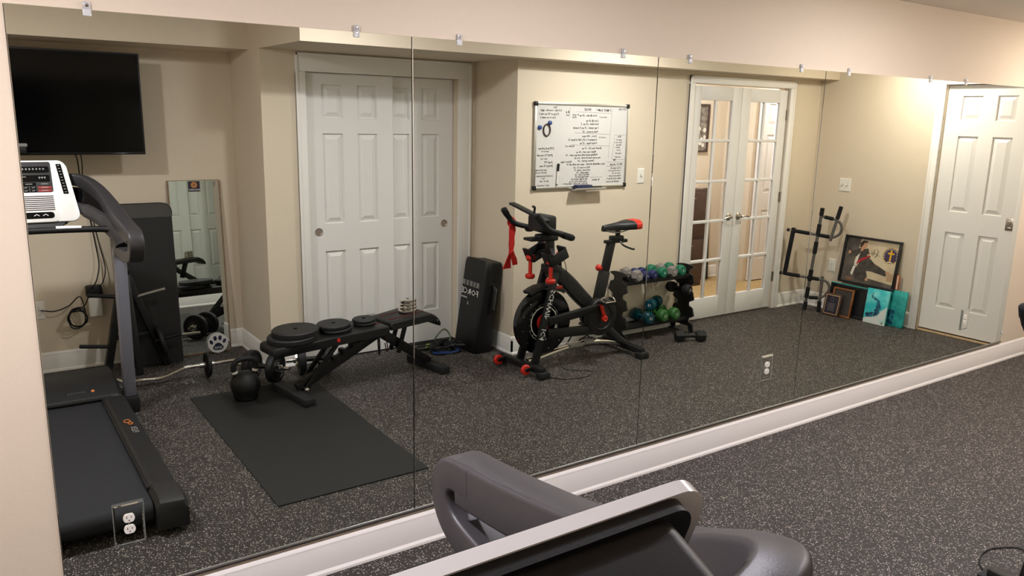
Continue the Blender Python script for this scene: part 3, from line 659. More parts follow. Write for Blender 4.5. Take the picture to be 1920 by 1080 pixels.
# weight plate tree
t = Thing('plate_tree', 'black A-frame weight plate rack with pegs, behind the treadmill upright', 'weight rack', T(0.86, 2.98, 0))
t.part('leg', t.A().bar((0.815, 2.985, 0.70), (0.668, 2.965, 0.0), 0.045, 0.045, 0.004), M_black)
t.part('leg', t.A().bar((0.815, 2.985, 0.70), (1.045, 3.00, 0.0), 0.045, 0.045, 0.004), M_black)
t.part('leg', t.A().bar((0.826, 2.985, 0.66), (0.850, 2.86, 0.0), 0.040, 0.040, 0.004), M_black)
t.part('top_plate', t.A().box(0.785, 0.850, 2.955, 3.015, 0.655, 0.705, 0.006), M_black)
t.part('cross_brace', t.A().bar((0.735, 2.975, 0.24), (0.965, 2.995, 0.24), 0.030, 0.030, 0.003), M_black)
for p, q, mt in (((0.76, 2.97, 0.513), (0.593, 2.95, 0.544), M_rubber), ((0.715, 2.97, 0.184), (0.521, 2.95, 0.217), M_rubber), ((0.880, 2.98, 0.500), (1.055, 2.95, 0.541), M_steel), ((0.978, 2.98, 0.185), (1.140, 2.95, 0.219), M_black)):
    t.part('peg', t.A().cyl(p, q, 0.0125, 12, 0.002), mt)
def plate(name, label, M, r, th, mt, group=None, hole=0.014, raised=True):
    t = Thing(name, label, 'weight plate', M, group)
    a = th/2; pr = [(hole, -a*0.7), (r*0.30, -a*0.7), (r*0.33, -a*0.45), (r*0.80, -a*0.45), (r*0.84, -a*0.95), (r*0.96, -a*0.95), (r, -a*0.6), (r, a*0.6), (r*0.96, a*0.95), (r*0.84, a*0.95), (r*0.80, a*0.45), (r*0.33, a*0.45), (r*0.30, a*0.7), (hole, a*0.7), (hole, -a*0.7)]
    if not raised: pr = [(hole, -a), (r-0.006, -a), (r, -a+0.006), (r, a-0.006), (r-0.006, a), (hole, a), (hole, a-0.004), (hole, -a)]
    t.part('disc', t.L().lathe((0, 0, 0), (0, 0, 1), pr, 40), mt)
    return t
plate('weight_plate', 'black weight plate hanging on the lower peg of the A-frame rack', T(1.008, 2.974, 0.181) @ Ry(90-12), 0.108, 0.026, M_iron)

# paw sign
t = Thing('paw_disc', 'round white disc with a navy paw print reading AMA, against the narrow mirror', 'sign', T(1.412, 3.108, 0.072) @ Rx(-3.4) )
t.part('disc', t.L().lathe((0, 0, 0), (0, 1, 0), [(0, -0.004), (0.070, -0.004), (0.072, 0), (0.072, 0.012), (0, 0.012)], 36), M_paw)
m = t.L(); pad = []
for k in range(26):
    a = 2*math.pi*k/26; rr = 0.034+0.004*math.cos(3*a+math.pi/2); pad.append((rr*1.05*math.cos(a), -0.026+rr*0.78*math.sin(a)))
m.add([V(x, -0.0046, z) for x, z in pad], [tuple(range(26))])
for x, z, rx, rz, ro in ((-0.046, 0.012, 0.011, 0.017, 25), (-0.018, 0.038, 0.012, 0.018, 8), (0.016, 0.038, 0.012, 0.018, -8), (0.045, 0.013, 0.011, 0.017, -25)):
    c, s = math.cos(math.radians(ro)), math.sin(math.radians(ro))
    m.add([V(x+rx*math.cos(a)*c-rz*math.sin(a)*s, -0.0046, z+rx*math.cos(a)*s+rz*math.sin(a)*c) for a in [2*math.pi*k/18 for k in range(18)]], [tuple(range(18))])
pw = t.part('paw_print', m, M_navy, smooth=0)
m = t.L(); text_mb(m, 'AMA', 0.026, (0, -0.0048, -0.032), (-1, 0, 0), (0, 0, 1), (0, -1, 0), 0.0004); t.part('lettering', m, M_wlet, pw)

# curl bar
t = Thing('curl_bar', 'chrome zigzag curl barbell with small black plates lying behind the treadmill', 'barbell', T(0.95, 2.60, 0))
zb = 0.082
t.part('bar', t.A().tube(smooth_path([(0.40, 2.60, zb), (0.62, 2.60, zb), (0.66, 2.60, zb-0.006), (0.735, 2.60, 0.040), (0.80, 2.60, 0.046), (0.935, 2.60, 0.040), (1.06, 2.60, zb-0.004), (1.10, 2.60, zb), (1.42, 2.60, zb)], 5), 0.0125, 12), M_chrome)
for x in (0.545, 1.215):
    t.part('plate', t.A().lathe((x, 2.60, zb), (1, 0, 0), [(0.013, -0.010), (0.030, -0.010), (0.034, -0.006), (0.064, -0.006), (0.068, -0.011), (0.078, -0.011), (0.082, -0.006), (0.082, 0.006), (0.078, 0.011), (0.068, 0.011), (0.064, 0.006), (0.034, 0.006), (0.030, 0.010), (0.013, 0.010)], 36), M_iron)
    t.part('inner_collar', t.A().cyl((x-0.055, 2.60, zb), (x-0.012, 2.60, zb), 0.018, 16, 0.003), M_steel)
    t.part('outer_collar', t.A().cyl((x+0.012, 2.60, zb), (x+0.040, 2.60, zb), 0.019, 16, 0.003), M_steel)
m = MB().tube([V(1.075+0.022*math.cos(a), 2.500+0.012*math.sin(3*a), 0.018+0.016*math.sin(a)) for a in [2*math.pi*k/20 for k in range(20)]], 0.0028, 6, closed=True); m.box(1.045, 1.062, 2.488, 2.512, 0.0, 0.014, 0.003).box(1.088, 1.105, 2.488, 2.512, 0.0, 0.014, 0.003)
single('spring_clip', m, M_steel, 'small grey spring collar on the floor under the curl bar', 'clip')

# wall outlet, power adapter and cables below the television
def wall_plate(t, c, n, u, w, h, mt=None):
    c, n, u = V(c), V(n), V(u); z = V(0, 0, 1); mb = t.A()
    f = lambda k, e: [c+u*(sx*(w/2-e))+z*(sz*(h/2-e))+n*k for sx, sz in ((-1, -1), (1, -1), (1, 1), (-1, 1))]
    mb.loft([f(0.0004, 0), f(0.004, 0), f(0.006, 0.005)]); return t.part('plate', mb, mt or M_pw, smooth=20)
t = Thing('wall_outlet', 'white duplex outlet on the television wall near the left mirror end', 'outlet', T(0.335, DT, 0.36)); wall_plate(t, (0.335, DT, 0.420), (0, -1, 0), (1, 0, 0), 0.072, 0.116); receptacle(t, (0.335, DT-0.006, 0.420), (0, -1, 0), (1, 0, 0))
t = Thing('power_adapter', 'white power adapter box with a black plug above it on the television wall', 'adapter', T(0.658, DT, 0.345))
t.part('adapter_body', t.A().box(0.618, 0.698, DT-0.055, DT-0.001, 0.350, 0.482, 0.008), M_pw)
t.part('black_plug', t.A().box(0.610, 0.706, DT-0.062, DT-0.001, 0.484, 0.560, 0.010), M_blackp)
def cable(label, pts, r=0.0035, cat='cable', grp='black cables', name='cable', mt=None, n=6):
    return single(name, MB().tube(smooth_path(pts, 6), r, n), mt or M_rubber, label, cat, grp)
cable('black cable hanging from the television to the power adapter', [(0.60, td+0.03, 1.430), (0.625, 3.12, 1.38), (0.640, 3.19, 1.25), (0.668, 3.20, 1.05), (0.690, 3.19, 0.85), (0.700, 3.17, 0.70), (0.672, 3.13, 0.60), (0.640, 3.152, 0.545)], 0.0042)
cable('second black cable hanging beside the first under the television', [(0.63, td+0.03, 1.430), (0.650, 3.13, 1.36), (0.655, 3.195, 1.22), (0.690, 3.20, 1.0), (0.715, 3.19, 0.82), (0.735, 3.17, 0.68), (0.715, 3.13, 0.60), (0.690, 3.152, 0.555)], 0.0038)
pts = [(0.345, DT-0.012, 0.42), (0.42, 3.17, 0.415), (0.50, 3.15, 0.445), (0.57, 3.14, 0.50)]
for k in range(30):
    a = k*0.72; pts.append((0.545+0.052*math.cos(a)+0.006*math.sin(k), 3.155+0.018*math.sin(k*1.3), 0.365+0.062*math.sin(a)-0.02*(k/30)))
pts += [(0.59, 3.14, 0.44), (0.63, 3.152, 0.52)]
cable('coiled black power cord hanging below the adapter', pts, 0.004)

# ------------------------------------------------------------------ weight bench and what lies on it
BO, BA = V(1.545, 1.905, 0), 8.0                                # front foot, turn
MBN = T(BO.x, BO.y, 0) @ Rz(BA)
t = Thing('weight_bench', 'black adjustable weight bench with red stitching, loaded with plates', 'bench', MBN)
def pad(mb, x0, x1, w0, w1, z0, z1, th, r=0.022):
    """upholstered slab from x0 to x1, half widths w0, w1, top heights z0, z1"""
    rings = []
    for k, (sx, q) in enumerate(((0.0, 0.80), (0.012, 0.93), (0.035, 1.0), (0.5, 1.0), (0.965, 1.0), (0.988, 0.93), (1.0, 0.80))):
        x = x0+(x1-x0)*sx; w = (w0+(w1-w0)*sx)*q; z = z0+(z1-z0)*sx; hh = th/2*(0.55+0.45*(q-0.8)/0.2)
        rings.append([V(x, a*w*2, z-th/2+b*hh*2) for a, b in rrect(1, 1, 0.12, 3)])
    return mb.loft(rings)
bp_ = t.part('back_pad', pad(t.L(), -0.165, 0.615, 0.105, 0.150, 0.366, 0.392, 0.062), M_vinyl, smooth=45)
sp_ = t.part('seat_pad', pad(t.L(), 0.625, 0.940, 0.125, 0.155, 0.400, 0.424, 0.055), M_vinyl, smooth=45)
m = t.L(); rings = []
for x, z, hh in ((0.90, 0.393, 0.026), (0.935, 0.390, 0.028), (0.970, 0.376, 0.030), (0.992, 0.358, 0.026), (1.005, 0.340, 0.016)): rings.append([V(x, a*0.30, z+b*hh*2) for a, b in rrect(1, 1, 0.2, 3)])
t.part('seat_lip', m.loft(rings), M_vinyl, sp_, smooth=45)
M_stitch = mat('dark_red_stitch', '6d2018', 0.7)
for y in (-0.055, 0.055): t.part('stitch_line', t.L().bar((0.65, y, 0.4035), (0.935, y, 0.4245), 0.004, 0.003), M_stitch, sp_)
for y in (-0.05, 0.05): t.part('stitch_line', t.L().bar((0.46, y, 0.3885), (0.60, y, 0.3930), 0.004, 0.003), M_stitch, bp_)
t.part('red_tag', t.L().box(0.232, 0.252, -0.1335, -0.1255, 0.345, 0.365, 0.002), M_red, bp_)
t.part('front_foot', t.L().box(-0.035, 0.035, -0.205, 0.205, 0.006, 0.052, 0.004), M_rubber)
t.part('rear_foot', t.L().box(0.975, 1.045, -0.205, 0.205, 0.0, 0.048, 0.004), M_rubber)
mb_ = t.part('main_beam', t.L().bar((0.02, 0, 0.062), (0.62, 0, 0.325), 0.050, 0.060, 0.004), M_black)
for f in (0.30, 0.42, 0.54, 0.66, 0.78): t.part('adjust_bracket', t.L().box(0.02+0.60*f-0.016, 0.02+0.60*f+0.016, -0.033, 0.033, 0.062+0.263*f+0.020, 0.062+0.263*f+0.052, 0.003), M_black, mb_)
t.part('rear_beam', t.L().bar((0.60, 0, 0.330), (1.01, 0, 0.045), 0.050, 0.060, 0.004), M_black)
for y in (-0.045, 0.045):
    t.part('back_support', t.L().bar((0.055, y, 0.055), (0.285, y, 0.315), 0.016, 0.028, 0.002), M_black)
    t.part('seat_support', t.L().bar((0.800, y, 0.375), (0.735, y, 0.165), 0.014, 0.030, 0.002), M_black)
t.part('pivot_bolt', t.L().cyl((0.055, -0.062, 0.062), (0.055, 0.062, 0.062), 0.011, 12, 0.002).ball((0.055, -0.062, 0.062), 0.016, 10, 6), M_chrome)
t.part('hinge', t.L().cyl((0.615, -0.065, 0.330), (0.615, 0.065, 0.330), 0.018, 14, 0.003).box(0.59, 0.67, -0.035, 0.035, 0.30, 0.372, 0.004), M_black)
t.part('lip_bolt', t.L().cyl((0.975, -0.156, 0.372), (0.975, -0.149, 0.372), 0.006, 10), M_chrome)
t.part('strap', t.L().tube(smooth_path([(0.575, -0.05, 0.315), (0.572, -0.055, 0.25), (0.578, -0.055, 0.19), (0.585, -0.05, 0.185), (0.590, -0.045, 0.25), (0.588, -0.04, 0.315)], 5), 0.005, 6), M_vinyl)
t.part('strap', t.L().tube(smooth_path([(0.625, -0.04, 0.310), (0.640, -0.05, 0.26), (0.650, -0.05, 0.20), (0.640, -0.05, 0.198), (0.630, -0.045, 0.25)], 5), 0.004, 6), mat('maroon_strap', '3c1512', 0.8))
g = 'black plates stacked on the bench'
def onb(s, y, z): return MBN @ T(s, y, z) @ Ry(-1.9)
plate('weight_plate', 'large lower black plate under another at the head of the bench', onb(0.000, 0.0, 0.386), 0.145, 0.034, M_iron, g, raised=False)
plate('weight_plate', 'large upper black plate on top at the head of the bench', onb(0.030, 0.01, 0.419), 0.140, 0.034, M_iron, g, raised=False)
plate('weight_plate', 'medium lower black plate in the middle of the bench', onb(0.293, 0.0, 0.394), 0.104, 0.022, M_iron, g, raised=False)
plate('weight_plate', 'medium upper black plate in the middle of the bench', onb(0.287, 0.006, 0.418), 0.106, 0.026, M_iron, g, raised=False)
plate('weight_plate', 'small lower black plate beside the bench seat', onb(0.508, 0.002, 0.399), 0.073, 0.018, M_iron, g, raised=False)
plate('weight_plate', 'small upper black plate beside the bench seat', onb(0.505, 0.004, 0.418), 0.075, 0.020, M_iron, g, raised=False)
for k, w in enumerate(('bottom', 'second lowest', 'second highest', 'top')):
    plate('chrome_plate', w+' chrome plate of the stack on the bench seat', MBN @ T(0.848+0.002*(k % 2), 0.010, 0.4285+0.0225*k) @ Ry(-3), 0.062-0.001*k, 0.0215, M_chrome, 'chrome plates on the bench seat', hole=0.012, raised=False)

# adjustable dumbbells
def spin_dumbbell(label, c, ang, r):
    t = Thing('adjustable_dumbbell', label, 'dumbbell', T(c[0], c[1], 0) @ Rz(ang), 'adjustable dumbbells on the floor')
    t.part('bar', t.L().cyl((-0.185, 0, r), (0.185, 0, r), 0.0125, 12, 0.002), M_chrome)
    t.part('grip', t.L().cyl((-0.058, 0, r), (0.058, 0, r), 0.017, 14, 0.003), M_black)
    for s in (-1, 1):
        pr = [(0.013, 0.062), (0.045, 0.062), (0.05, 0.068), (r*0.78, 0.068), (r*0.84, 0.062), (r*0.97, 0.062), (r, 0.068), (r, 0.098), (r*0.97, 0.104), (r*0.84, 0.104), (r*0.78, 0.097), (0.05, 0.097), (0.045, 0.104), (0.013, 0.104)]
        t.part('plate', t.L().lathe((0, 0, r), (s, 0, 0), pr, 36), M_iron)
        co = t.L(); st = []
        for k in range(12):
            a = 2*math.pi*k/12; q = 0.038 if k % 2 else 0.026; st.append((q*math.cos(a), q*math.sin(a)))
        co.loft([[V(s*x, a, r+b) for a, b in st] for x in (0.105, 0.124)]); co.cyl((s*0.104, 0, r), (s*0.136, 0, r), 0.020, 14, 0.002)
        t.part('star_collar', co, M_chrome)
spin_dumbbell('adjustable dumbbell with black plates right behind the kettlebell', (1.495, 2.325), -47, 0.100)
spin_dumbbell('adjustable dumbbell with black plates under the loaded bench', (1.835, 2.325), -12, 0.098)

t = Thing('kettlebell', 'black cast iron kettlebell with pale bands on its handle, on the mat corner', 'kettlebell', T(1.297, 2.045, 0.006))
R = 0.088
t.part('bell', t.L().lathe((0, 0, 0), (0, 0, 1), [(0, 0), (0.058, 0), (0.070, 0.010)]+[(R*math.sin(a), 0.088-R*math.cos(a)) for a in [1.05+k*0.17 for k in range(12)]]+[(0.014, 0.174), (0, 0.175)], 32), M_iron)
t.part('handle', t.L().tube(smooth_path([(-0.050, 0, 0.140), (-0.062, 0, 0.180), (-0.064, 0, 0.215), (-0.042, 0, 0.243), (0, 0, 0.250), (0.042, 0, 0.243), (0.064, 0, 0.215), (0.062, 0, 0.180), (0.050, 0, 0.140)], 5), 0.0165, 12), M_iron)
for s in (-1, 1): t.part('handle_band', t.L().cyl((s*0.0585, 0, 0.166), (s*0.0625, 0, 0.180), 0.0178, 14, 0.001), M_pw)

m = MB().prism([(0, 0), (0.752, 0), (0.752, 1.62), (0, 1.62)], (1.013, 0.605, 0.0005), (1, 0, 0), (0, 1, 0), 0.005)
single('exercise_mat', m, mat('charcoal_mat', '181817', 0.68, bump=(500, 0.25)), 'thin black rectangular exercise mat on the floor between treadmill and bench', 'mat', smooth=0)

# kick shield leaning in the corner beside the closet
t = Thing('kick_shield', 'black vinyl kick shield with white lettering, leaning in the corner by the closet', 'punching pad', T(3.045, 2.275, 0) @ Ry(8.5))
def bx(mb, x0, x1, zt): return mb
m = t.L(); rings = []
for z, k in ((0.0, 0.93), (0.015, 1.0), (0.30, 1.0), (0.60, 1.0), (0.650, 0.99), (0.672, 0.93)): rings.append([V(0.075*k*a*2, 0.150*k*b*2, z+(0.020*(1-(b*2)**2) if z > 0.5 else 0)) for a, b in rrect(1, 1, 0.10, 4)])
bd = t.part('shield_body', m.loft(rings), M_vinyl, smooth=40)
m = t.L(); text_mb(m, 'FORCE', 0.062, (-0.0755, 0.020, 0.425), (0, 1, 0), (0, 0, 1), (-1, 0, 0), 0.001, stretch=1.25); t.part('lettering', m, M_wlet, bd)
m = t.L()
for k in range(5):
    z = 0.475+k*0.0075
    for (a, b) in ((-0.115, -0.075), (-0.065, -0.035), (-0.025, 0.015), (0.028, 0.062), (0.074, 0.125)):
        a2, b2 = a+0.004*(k % 2), b-0.008*(k % 2); m.box(-0.0766, -0.0752, 0.020+a2, 0.020+b2, z-0.0022, z+0.0022)
t.part('striped_lettering', m, M_glet, bd, smooth=0)
m = t.L().box(-0.0766, -0.0752, 0.045, 0.130, 0.374, 0.386); m.add([V(-0.0766, 0.025+0.014*math.cos(a)*(1 if math.sin(a) < 0 else 0.4), 0.345+0.016*math.sin(a)) for a in [2*math.pi*k/14 for k in range(14)]], [tuple(range(14))])
t.part('small_print', m, M_glet, bd, smooth=0)
t.part('side_handle', t.L().tube(smooth_path([(0.01, -0.149, 0.50), (0.01, -0.168, 0.485), (0.01, -0.172, 0.42), (0.01, -0.170, 0.34), (0.01, -0.149, 0.315)], 5), 0.010, 8, flat=1.6), M_vinyl)
t.part('handle_tab', t.L().box(-0.020, 0.040, -0.154, -0.148, 0.500, 0.530, 0.002), M_vinyl)
t.part('handle_rim', t.L().box(0.026, 0.030, -0.176, -0.160, 0.33, 0.49, 0.002), M_midgrey)

# resistance bands
def coil(cx, cd, rx, rd, n, z0, r, wob, ph=0.0, tilt=0.0):
    pts = []
    for k in range(n*20):
        a = 2*math.pi*k/20+ph; q = 1+wob*math.sin(2.3*a+ph)
        pts.append((cx+rx*q*math.cos(a), cd+rd*q*math.sin(a), z0+r*2*int(0.4+k/20)*0.6+tilt*math.sin(a)*0.5+abs(tilt)*0.5+0.004*abs(math.sin(1.7*a))))
    return pts
def band(label, pts, r, mt, handles):
    t = Thing('resistance_band', label, 'resistance band', T(pts[0][0], pts[0][1], 0), 'resistance bands on the floor')
    t.part('tubing', t.A().tube(pts, r, 7), mt)
    for p, q in handles:
        t.part('handle', t.A().cyl(p, q, 0.017, 12, 0.004), M_foam)
        dv = (V(q)-V(p)).normalized()
        t.part('strap', t.A().tube(smooth_path([p, V(p)-dv*0.03+V(0.02, -0.02, 0), V(p)+dv*0.05+V(0.06, -0.05, 0.0), V(q)+dv*0.03+V(0.02, -0.02, 0), q], 4), 0.006, 6, flat=1.8), M_vinyl)
band('blue tube resistance band coiled on the floor beside the kick shield', coil(2.835, 2.30, 0.105, 0.085, 2, 0.006, 0.005, 0.07), 0.005, M_bandb, [((2.83, 2.31, 0.045), (2.89, 2.24, 0.060))])
band('black tube resistance band heaped inside the blue one', coil(2.81, 2.32, 0.075, 0.066, 5, 0.014, 0.007, 0.22, 1.2), 0.008, M_rubber, [((2.75, 2.30, 0.050), (2.83, 2.36, 0.070)), ((2.85, 2.28, 0.055), (2.91, 2.33, 0.05))])
band('lime green resistance band with a grip pointing at the bench', coil(2.80, 2.43, 0.085, 0.045, 2, 0.007, 0.007, 0.08, 0.6), 0.007, M_bandg, [((2.66, 2.42, 0.020), (2.74, 2.43, 0.024))])
band('grey green loop band standing up against the closet door', [(2.905+0.062*math.cos(a), 2.47+0.02*math.sin(a*2), 0.064+0.057*math.sin(a)) for a in [2*math.pi*k/24 for k in range(25)]], 0.0065, M_bandgr, [])

# ------------------------------------------------------------------ exercise bike
D0 = 1.62
t = Thing('exercise_bike', 'black indoor cycling bike with red wheels and knobs, beside the dumbbell rack', 'exercise bike', T(3.5, D0, 0))
B = t.A
t.part('front_stabilizer', B().bar((3.078, 1.42, 0.052), (3.040, 1.87, 0.052), 0.056, 0.048, 0.010), M_black)
t.part('rear_stabilizer', B().bar((3.985, 1.43, 0.052), (4.002, 1.87, 0.052), 0.056, 0.048, 0.010), M_black)
for x, d in ((3.078, 1.425), (3.038, 1.880), (3.984, 1.430), (4.003, 1.880)):
    t.part('foot', B().box(x-0.042, x+0.042, d-0.032, d+0.032, 0.0, 0.046, 0.006), M_rubber)
for x, d in ((2.995, 1.51), (2.968, 1.80)):
    w = t.part('transport_wheel', B().lathe((x, d, 0.052), (0.03, 1, 0), [(0.014, -0.013), (0.030, -0.013), (0.036, -0.007), (0.036, 0.007), (0.030, 0.013), (0.014, 0.013), (0.014, -0.013)], 28), M_red)
    t.part('wheel_hub', B().cyl((x, d-0.017, 0.052), (x, d+0.017, 0.052), 0.0135, 14, 0.002).bar((x, d-0.004, 0.052), (x+0.075, d-0.004, 0.064), 0.026, 0.028, 0.003), M_black, w)
t.part('base_tube', B().tube(smooth_path([(3.07, D0, 0.070), (3.18, D0, 0.078), (3.40, D0, 0.112), (3.62, D0, 0.128), (3.82, D0, 0.106), (3.98, D0, 0.066)], 6), 0.020, 14), M_chrome)
t.part('base_cover', B().box(3.44, 3.56, D0-0.032, D0+0.032, 0.115, 0.142, 0.006).box(3.58, 3.66, D0-0.030, D0+0.030, 0.122, 0.148, 0.006), M_midgrey)
fc = V(3.205, D0, 0.335); R = 0.228
fwl = t.part('flywheel', B().lathe(fc, (0, 1, 0), [(0.02, -0.020), (0.100, -0.018), (0.128, -0.014), (0.135, -0.030), (0.205, -0.034), (0.222, -0.030), (R, -0.022), (R, 0.022), (0.222, 0.030), (0.205, 0.034), (0.135, 0.030), (0.128, 0.014), (0.100, 0.018), (0.02, 0.020)], 56), M_gloss)
ring = B()
for q in (0.106, 0.128):
    ring.lathe(fc-V(0, 0.0195, 0) if q < 0.12 else fc-V(0, 0.016, 0), (0, -1, 0), [(q, 0), (q+0.007, 0), (q+0.007, 0.0025), (q, 0.0025), (q, 0)], 48)
t.part('wheel_ring', ring, M_pw, fwl)
lt = B(); word = 'VELOCITY  TOURING  '
for k, ch in enumerate(word):
    if ch == ' ': continue
    a = math.radians(90)-2*math.pi*k/len(word)        # clockwise for someone at the mirror (their right is -x)
    rd = V(-math.cos(a), 0, math.sin(a)); tg = V(-math.sin(a), 0, -math.cos(a)); u = V(-math.cos(a-math.pi/2), 0, math.sin(a-math.pi/2))
    text_mb(lt, ch, 0.030, fc+rd*0.119-V(0, 0.0185, 0), u, rd, (0, -1, 0), 0.001)
t.part('wheel_lettering', lt, M_wlet, fwl)
t.part('wheel_red_disc', B().lathe(fc-V(0, 0.020, 0), (0, -1, 0), [(0.0, 0.003), (0.055, 0.003), (0.060, 0), (0.0, 0)], 30), M_red, fwl)
t.part('hub', B().cyl(fc-V(0, 0.075, 0), fc+V(0, 0.075, 0), 0.022, 16, 0.003), M_black, fwl)
dots = B()
for k in range(12):
    a = 2*math.pi*k/12+0.2; dots.lathe(fc+V(0.190*math.cos(a), -0.0335, 0.190*math.sin(a)), (0, -1, 0), [(0.004, 0), (0.003, 0.002), (0, 0.002)], 8)
t.part('wheel_bolts', dots, M_chrome, fwl)
fork = []
for s in (-1, 1):
    f = B().bar((3.262, D0+s*0.060, 0.690), (3.085, D0+s*0.085, 0.060), 0.030, 0.055, 0.006, up=(1, 0, 0)); fork.append(t.part('fork_leg', f, M_black))
ax = (V(3.085, 0, 0.060)-V(3.262, 0, 0.690)).normalized()
lt = B(); up_ = V(-1, 0, 0); up_ = (up_-ax*up_.dot(ax)).normalized()
pt = lambda f: V(3.262+(3.085-3.262)*f, D0-0.060-0.025*f-0.0162, 0.690+(0.060-0.690)*f)
text_mb(lt, 'SCHWINN', 0.056, pt(0.39), ax, up_, (0, -1, 0), 0.0015); text_mb(lt, 'IC4', 0.056, pt(0.665), ax, up_, (0, -1, 0), 0.0015)
t.part('fork_lettering', lt, M_wlet, fork[0])
t.part('fork_crown', B().bar((3.268, D0-0.075, 0.695), (3.268, D0+0.075, 0.695), 0.075, 0.070, 0.012), M_black)
# main frame: sweeping beam from the head to the rear stabilizer
path = smooth_path([(3.245, D0, 0.690), (3.32, D0, 0.665), (3.42, D0, 0.585), (3.53, D0, 0.480), (3.63, D0, 0.390), (3.74, D0, 0.260), (3.86, D0, 0.150), (3.975, D0, 0.068)], 5)
m = B(); rings = []; N = len(path)
for i, p in enumerate(path):
    tg = (path[min(i+1, N-1)]-path[max(i-1, 0)]).normalized(); sd = V(0, 1, 0); uu = tg.cross(sd).normalized(); f = i/(N-1)
    h = 0.085+0.025*math.sin(math.pi*min(1, f*1.4))-0.03*max(0, f-0.6)/0.4
    rings.append([p+sd*a+uu*b for a, b in rrect(0.062, h, 0.018, 3)])
t.part('main_frame', m.loft(rings), M_dkgrey, smooth=40)
t.part('chain_stay', B().bar((3.20, D0-0.062, 0.262), (3.70, D0-0.055, 0.232), 0.030, 0.070, 0.008), M_black)
t.part('chain_guard', B().bar((3.20, D0-0.072, 0.350), (3.70, D0-0.072, 0.402), 0.034, 0.060, 0.010).bar((3.22, D0-0.092, 0.372), (3.66, D0-0.092, 0.420), 0.010, 0.012, 0.002), M_blackp)
t.part('fender', B().loft([[fc+V(q*math.cos(a), b, q*math.sin(a)) for q, b in ((0.240, -0.045), (0.262, -0.045), (0.270, 0), (0.262, 0.045), (0.240, 0.045), (0.246, 0))] for a in [math.radians(52+k*10) for k in range(8)]]), M_dkgrey, smooth=40)
t.part('brake_label', B().box(3.265, 3.335, D0-0.050, D0-0.035, 0.560, 0.585, 0.004), M_led)
cc = V(3.683, D0-0.085, 0.325)
cs = t.part('crank_case', B().lathe(cc+V(0, 0.055, 0), (0, -1, 0), [(0.0, 0), (0.132, 0), (0.138, 0.008), (0.138, 0.040), (0.128, 0.050), (0.090, 0.052), (0.086, 0.047), (0, 0.047)], 44), M_blackp)
cr = t.part('crank_arm', B().bar(cc+V(0.005, -0.014, -0.005), cc+V(-0.045, -0.018, 0.115), 0.016, 0.026, 0.005), M_red)
t.part('crank_bolt', B().lathe(cc+V(0.002, -0.005, -0.008), (0, -1, 0), [(0.022, 0), (0.022, 0.020), (0.014, 0.024), (0.008, 0.020), (0, 0.020)], 18), M_red, cr)
pd = B(); pc = cc+V(-0.045, -0.070, 0.125)
pd.box(pc.x-0.042, pc.x+0.050, pc.y-0.045, pc.y+0.040, pc.z-0.011, pc.z+0.011, 0.004); t.part('pedal', pd, M_blackp)
t.part('pedal_cage', B().tube(smooth_path([pc+V(-0.045, -0.040, 0.014), pc+V(-0.06, -0.020, 0.030), pc+V(-0.01, -0.010, 0.045), pc+V(0.045, -0.020, 0.036), pc+V(0.055, -0.040, 0.012)], 4), 0.005, 6).tube([pc+V(-0.042, -0.047, 0.013), pc+V(0.050, -0.047, 0.013)], 0.004, 6), M_chrome)
p2 = V(3.735, D0+0.150, 0.215)
t.part('crank_arm', B().bar((3.685, D0+0.070, 0.318), (3.730, D0+0.078, 0.210), 0.016, 0.026, 0.005), M_red); t.part('pedal', B().box(p2.x-0.045, p2.x+0.045, p2.y-0.045, p2.y+0.045, p2.z-0.011, p2.z+0.011, 0.004), M_blackp)
t.part('drive_cover', B().lathe((3.683, D0+0.055, 0.325), (0, 1, 0), [(0, -0.02), (0.10, -0.02), (0.10, 0.008), (0, 0.010)], 32), M_blackp)
# seat post and saddle
t.part('post_sleeve', B().bar((3.690, D0, 0.380), (3.752, D0, 0.640), 0.048, 0.078, 0.008, up=(1, 0, 0)), M_dkgrey)
t.part('seat_post', B().bar((3.735, D0, 0.56), (3.802, D0, 0.845), 0.036, 0.062, 0.006, up=(1, 0, 0)), M_black)
t.part('post_knob', B().cyl((3.722, D0, 0.655), (3.690, D0-0.010, 0.668), 0.008, 10).ball((3.682, D0-0.014, 0.672), 0.024, 16, 10), M_red)
sl = t.part('seat_slider', B().box(3.745, 3.945, D0-0.020, D0+0.020, 0.838, 0.862, 0.005).box(3.80, 3.90, D0-0.028, D0+0.028, 0.856, 0.890, 0.006).cyl((3.862, D0, 0.880), (3.862, D0, 0.925), 0.018, 12), M_black)
t.part('slider_handle', B().tube(smooth_path([(3.86, D0-0.03, 0.850), (3.87, D0-0.06, 0.825), (3.93, D0-0.07, 0.800), (3.965, D0-0.07, 0.792)], 4), 0.007, 8), M_black, sl)
def saddle(x0, x1):
    rings = []
    for f in [k/10 for k in range(11)]:
        if f < x0-1e-6 or f > x1+1e-6: continue
        x = 3.715+0.315*f; w = (0.022+0.010*f) if f < 0.35 else 0.026+0.060*min(1, (f-0.35)/0.42)
        if f > 0.92: w *= 0.88
        if f < 0.02: w *= 0.6
        zt = 0.950+0.012*math.sin(f*2.2)+0.018*max(0, f-0.5); hh = 0.020+0.014*f
        rings.append([V(x, D0+a*w*2, zt+b*hh*2-(abs(a*2)**2)*0.010) for a, b in rrect(1, 1, 0.3, 4)])
    return B().loft(rings)
sd_ = t.part('saddle', saddle(0, 0.8), M_vinyl, smooth=60)
t.part('saddle_tail', saddle(0.8, 1.0), M_red, sd_, smooth=60, label='red rear of the saddle')
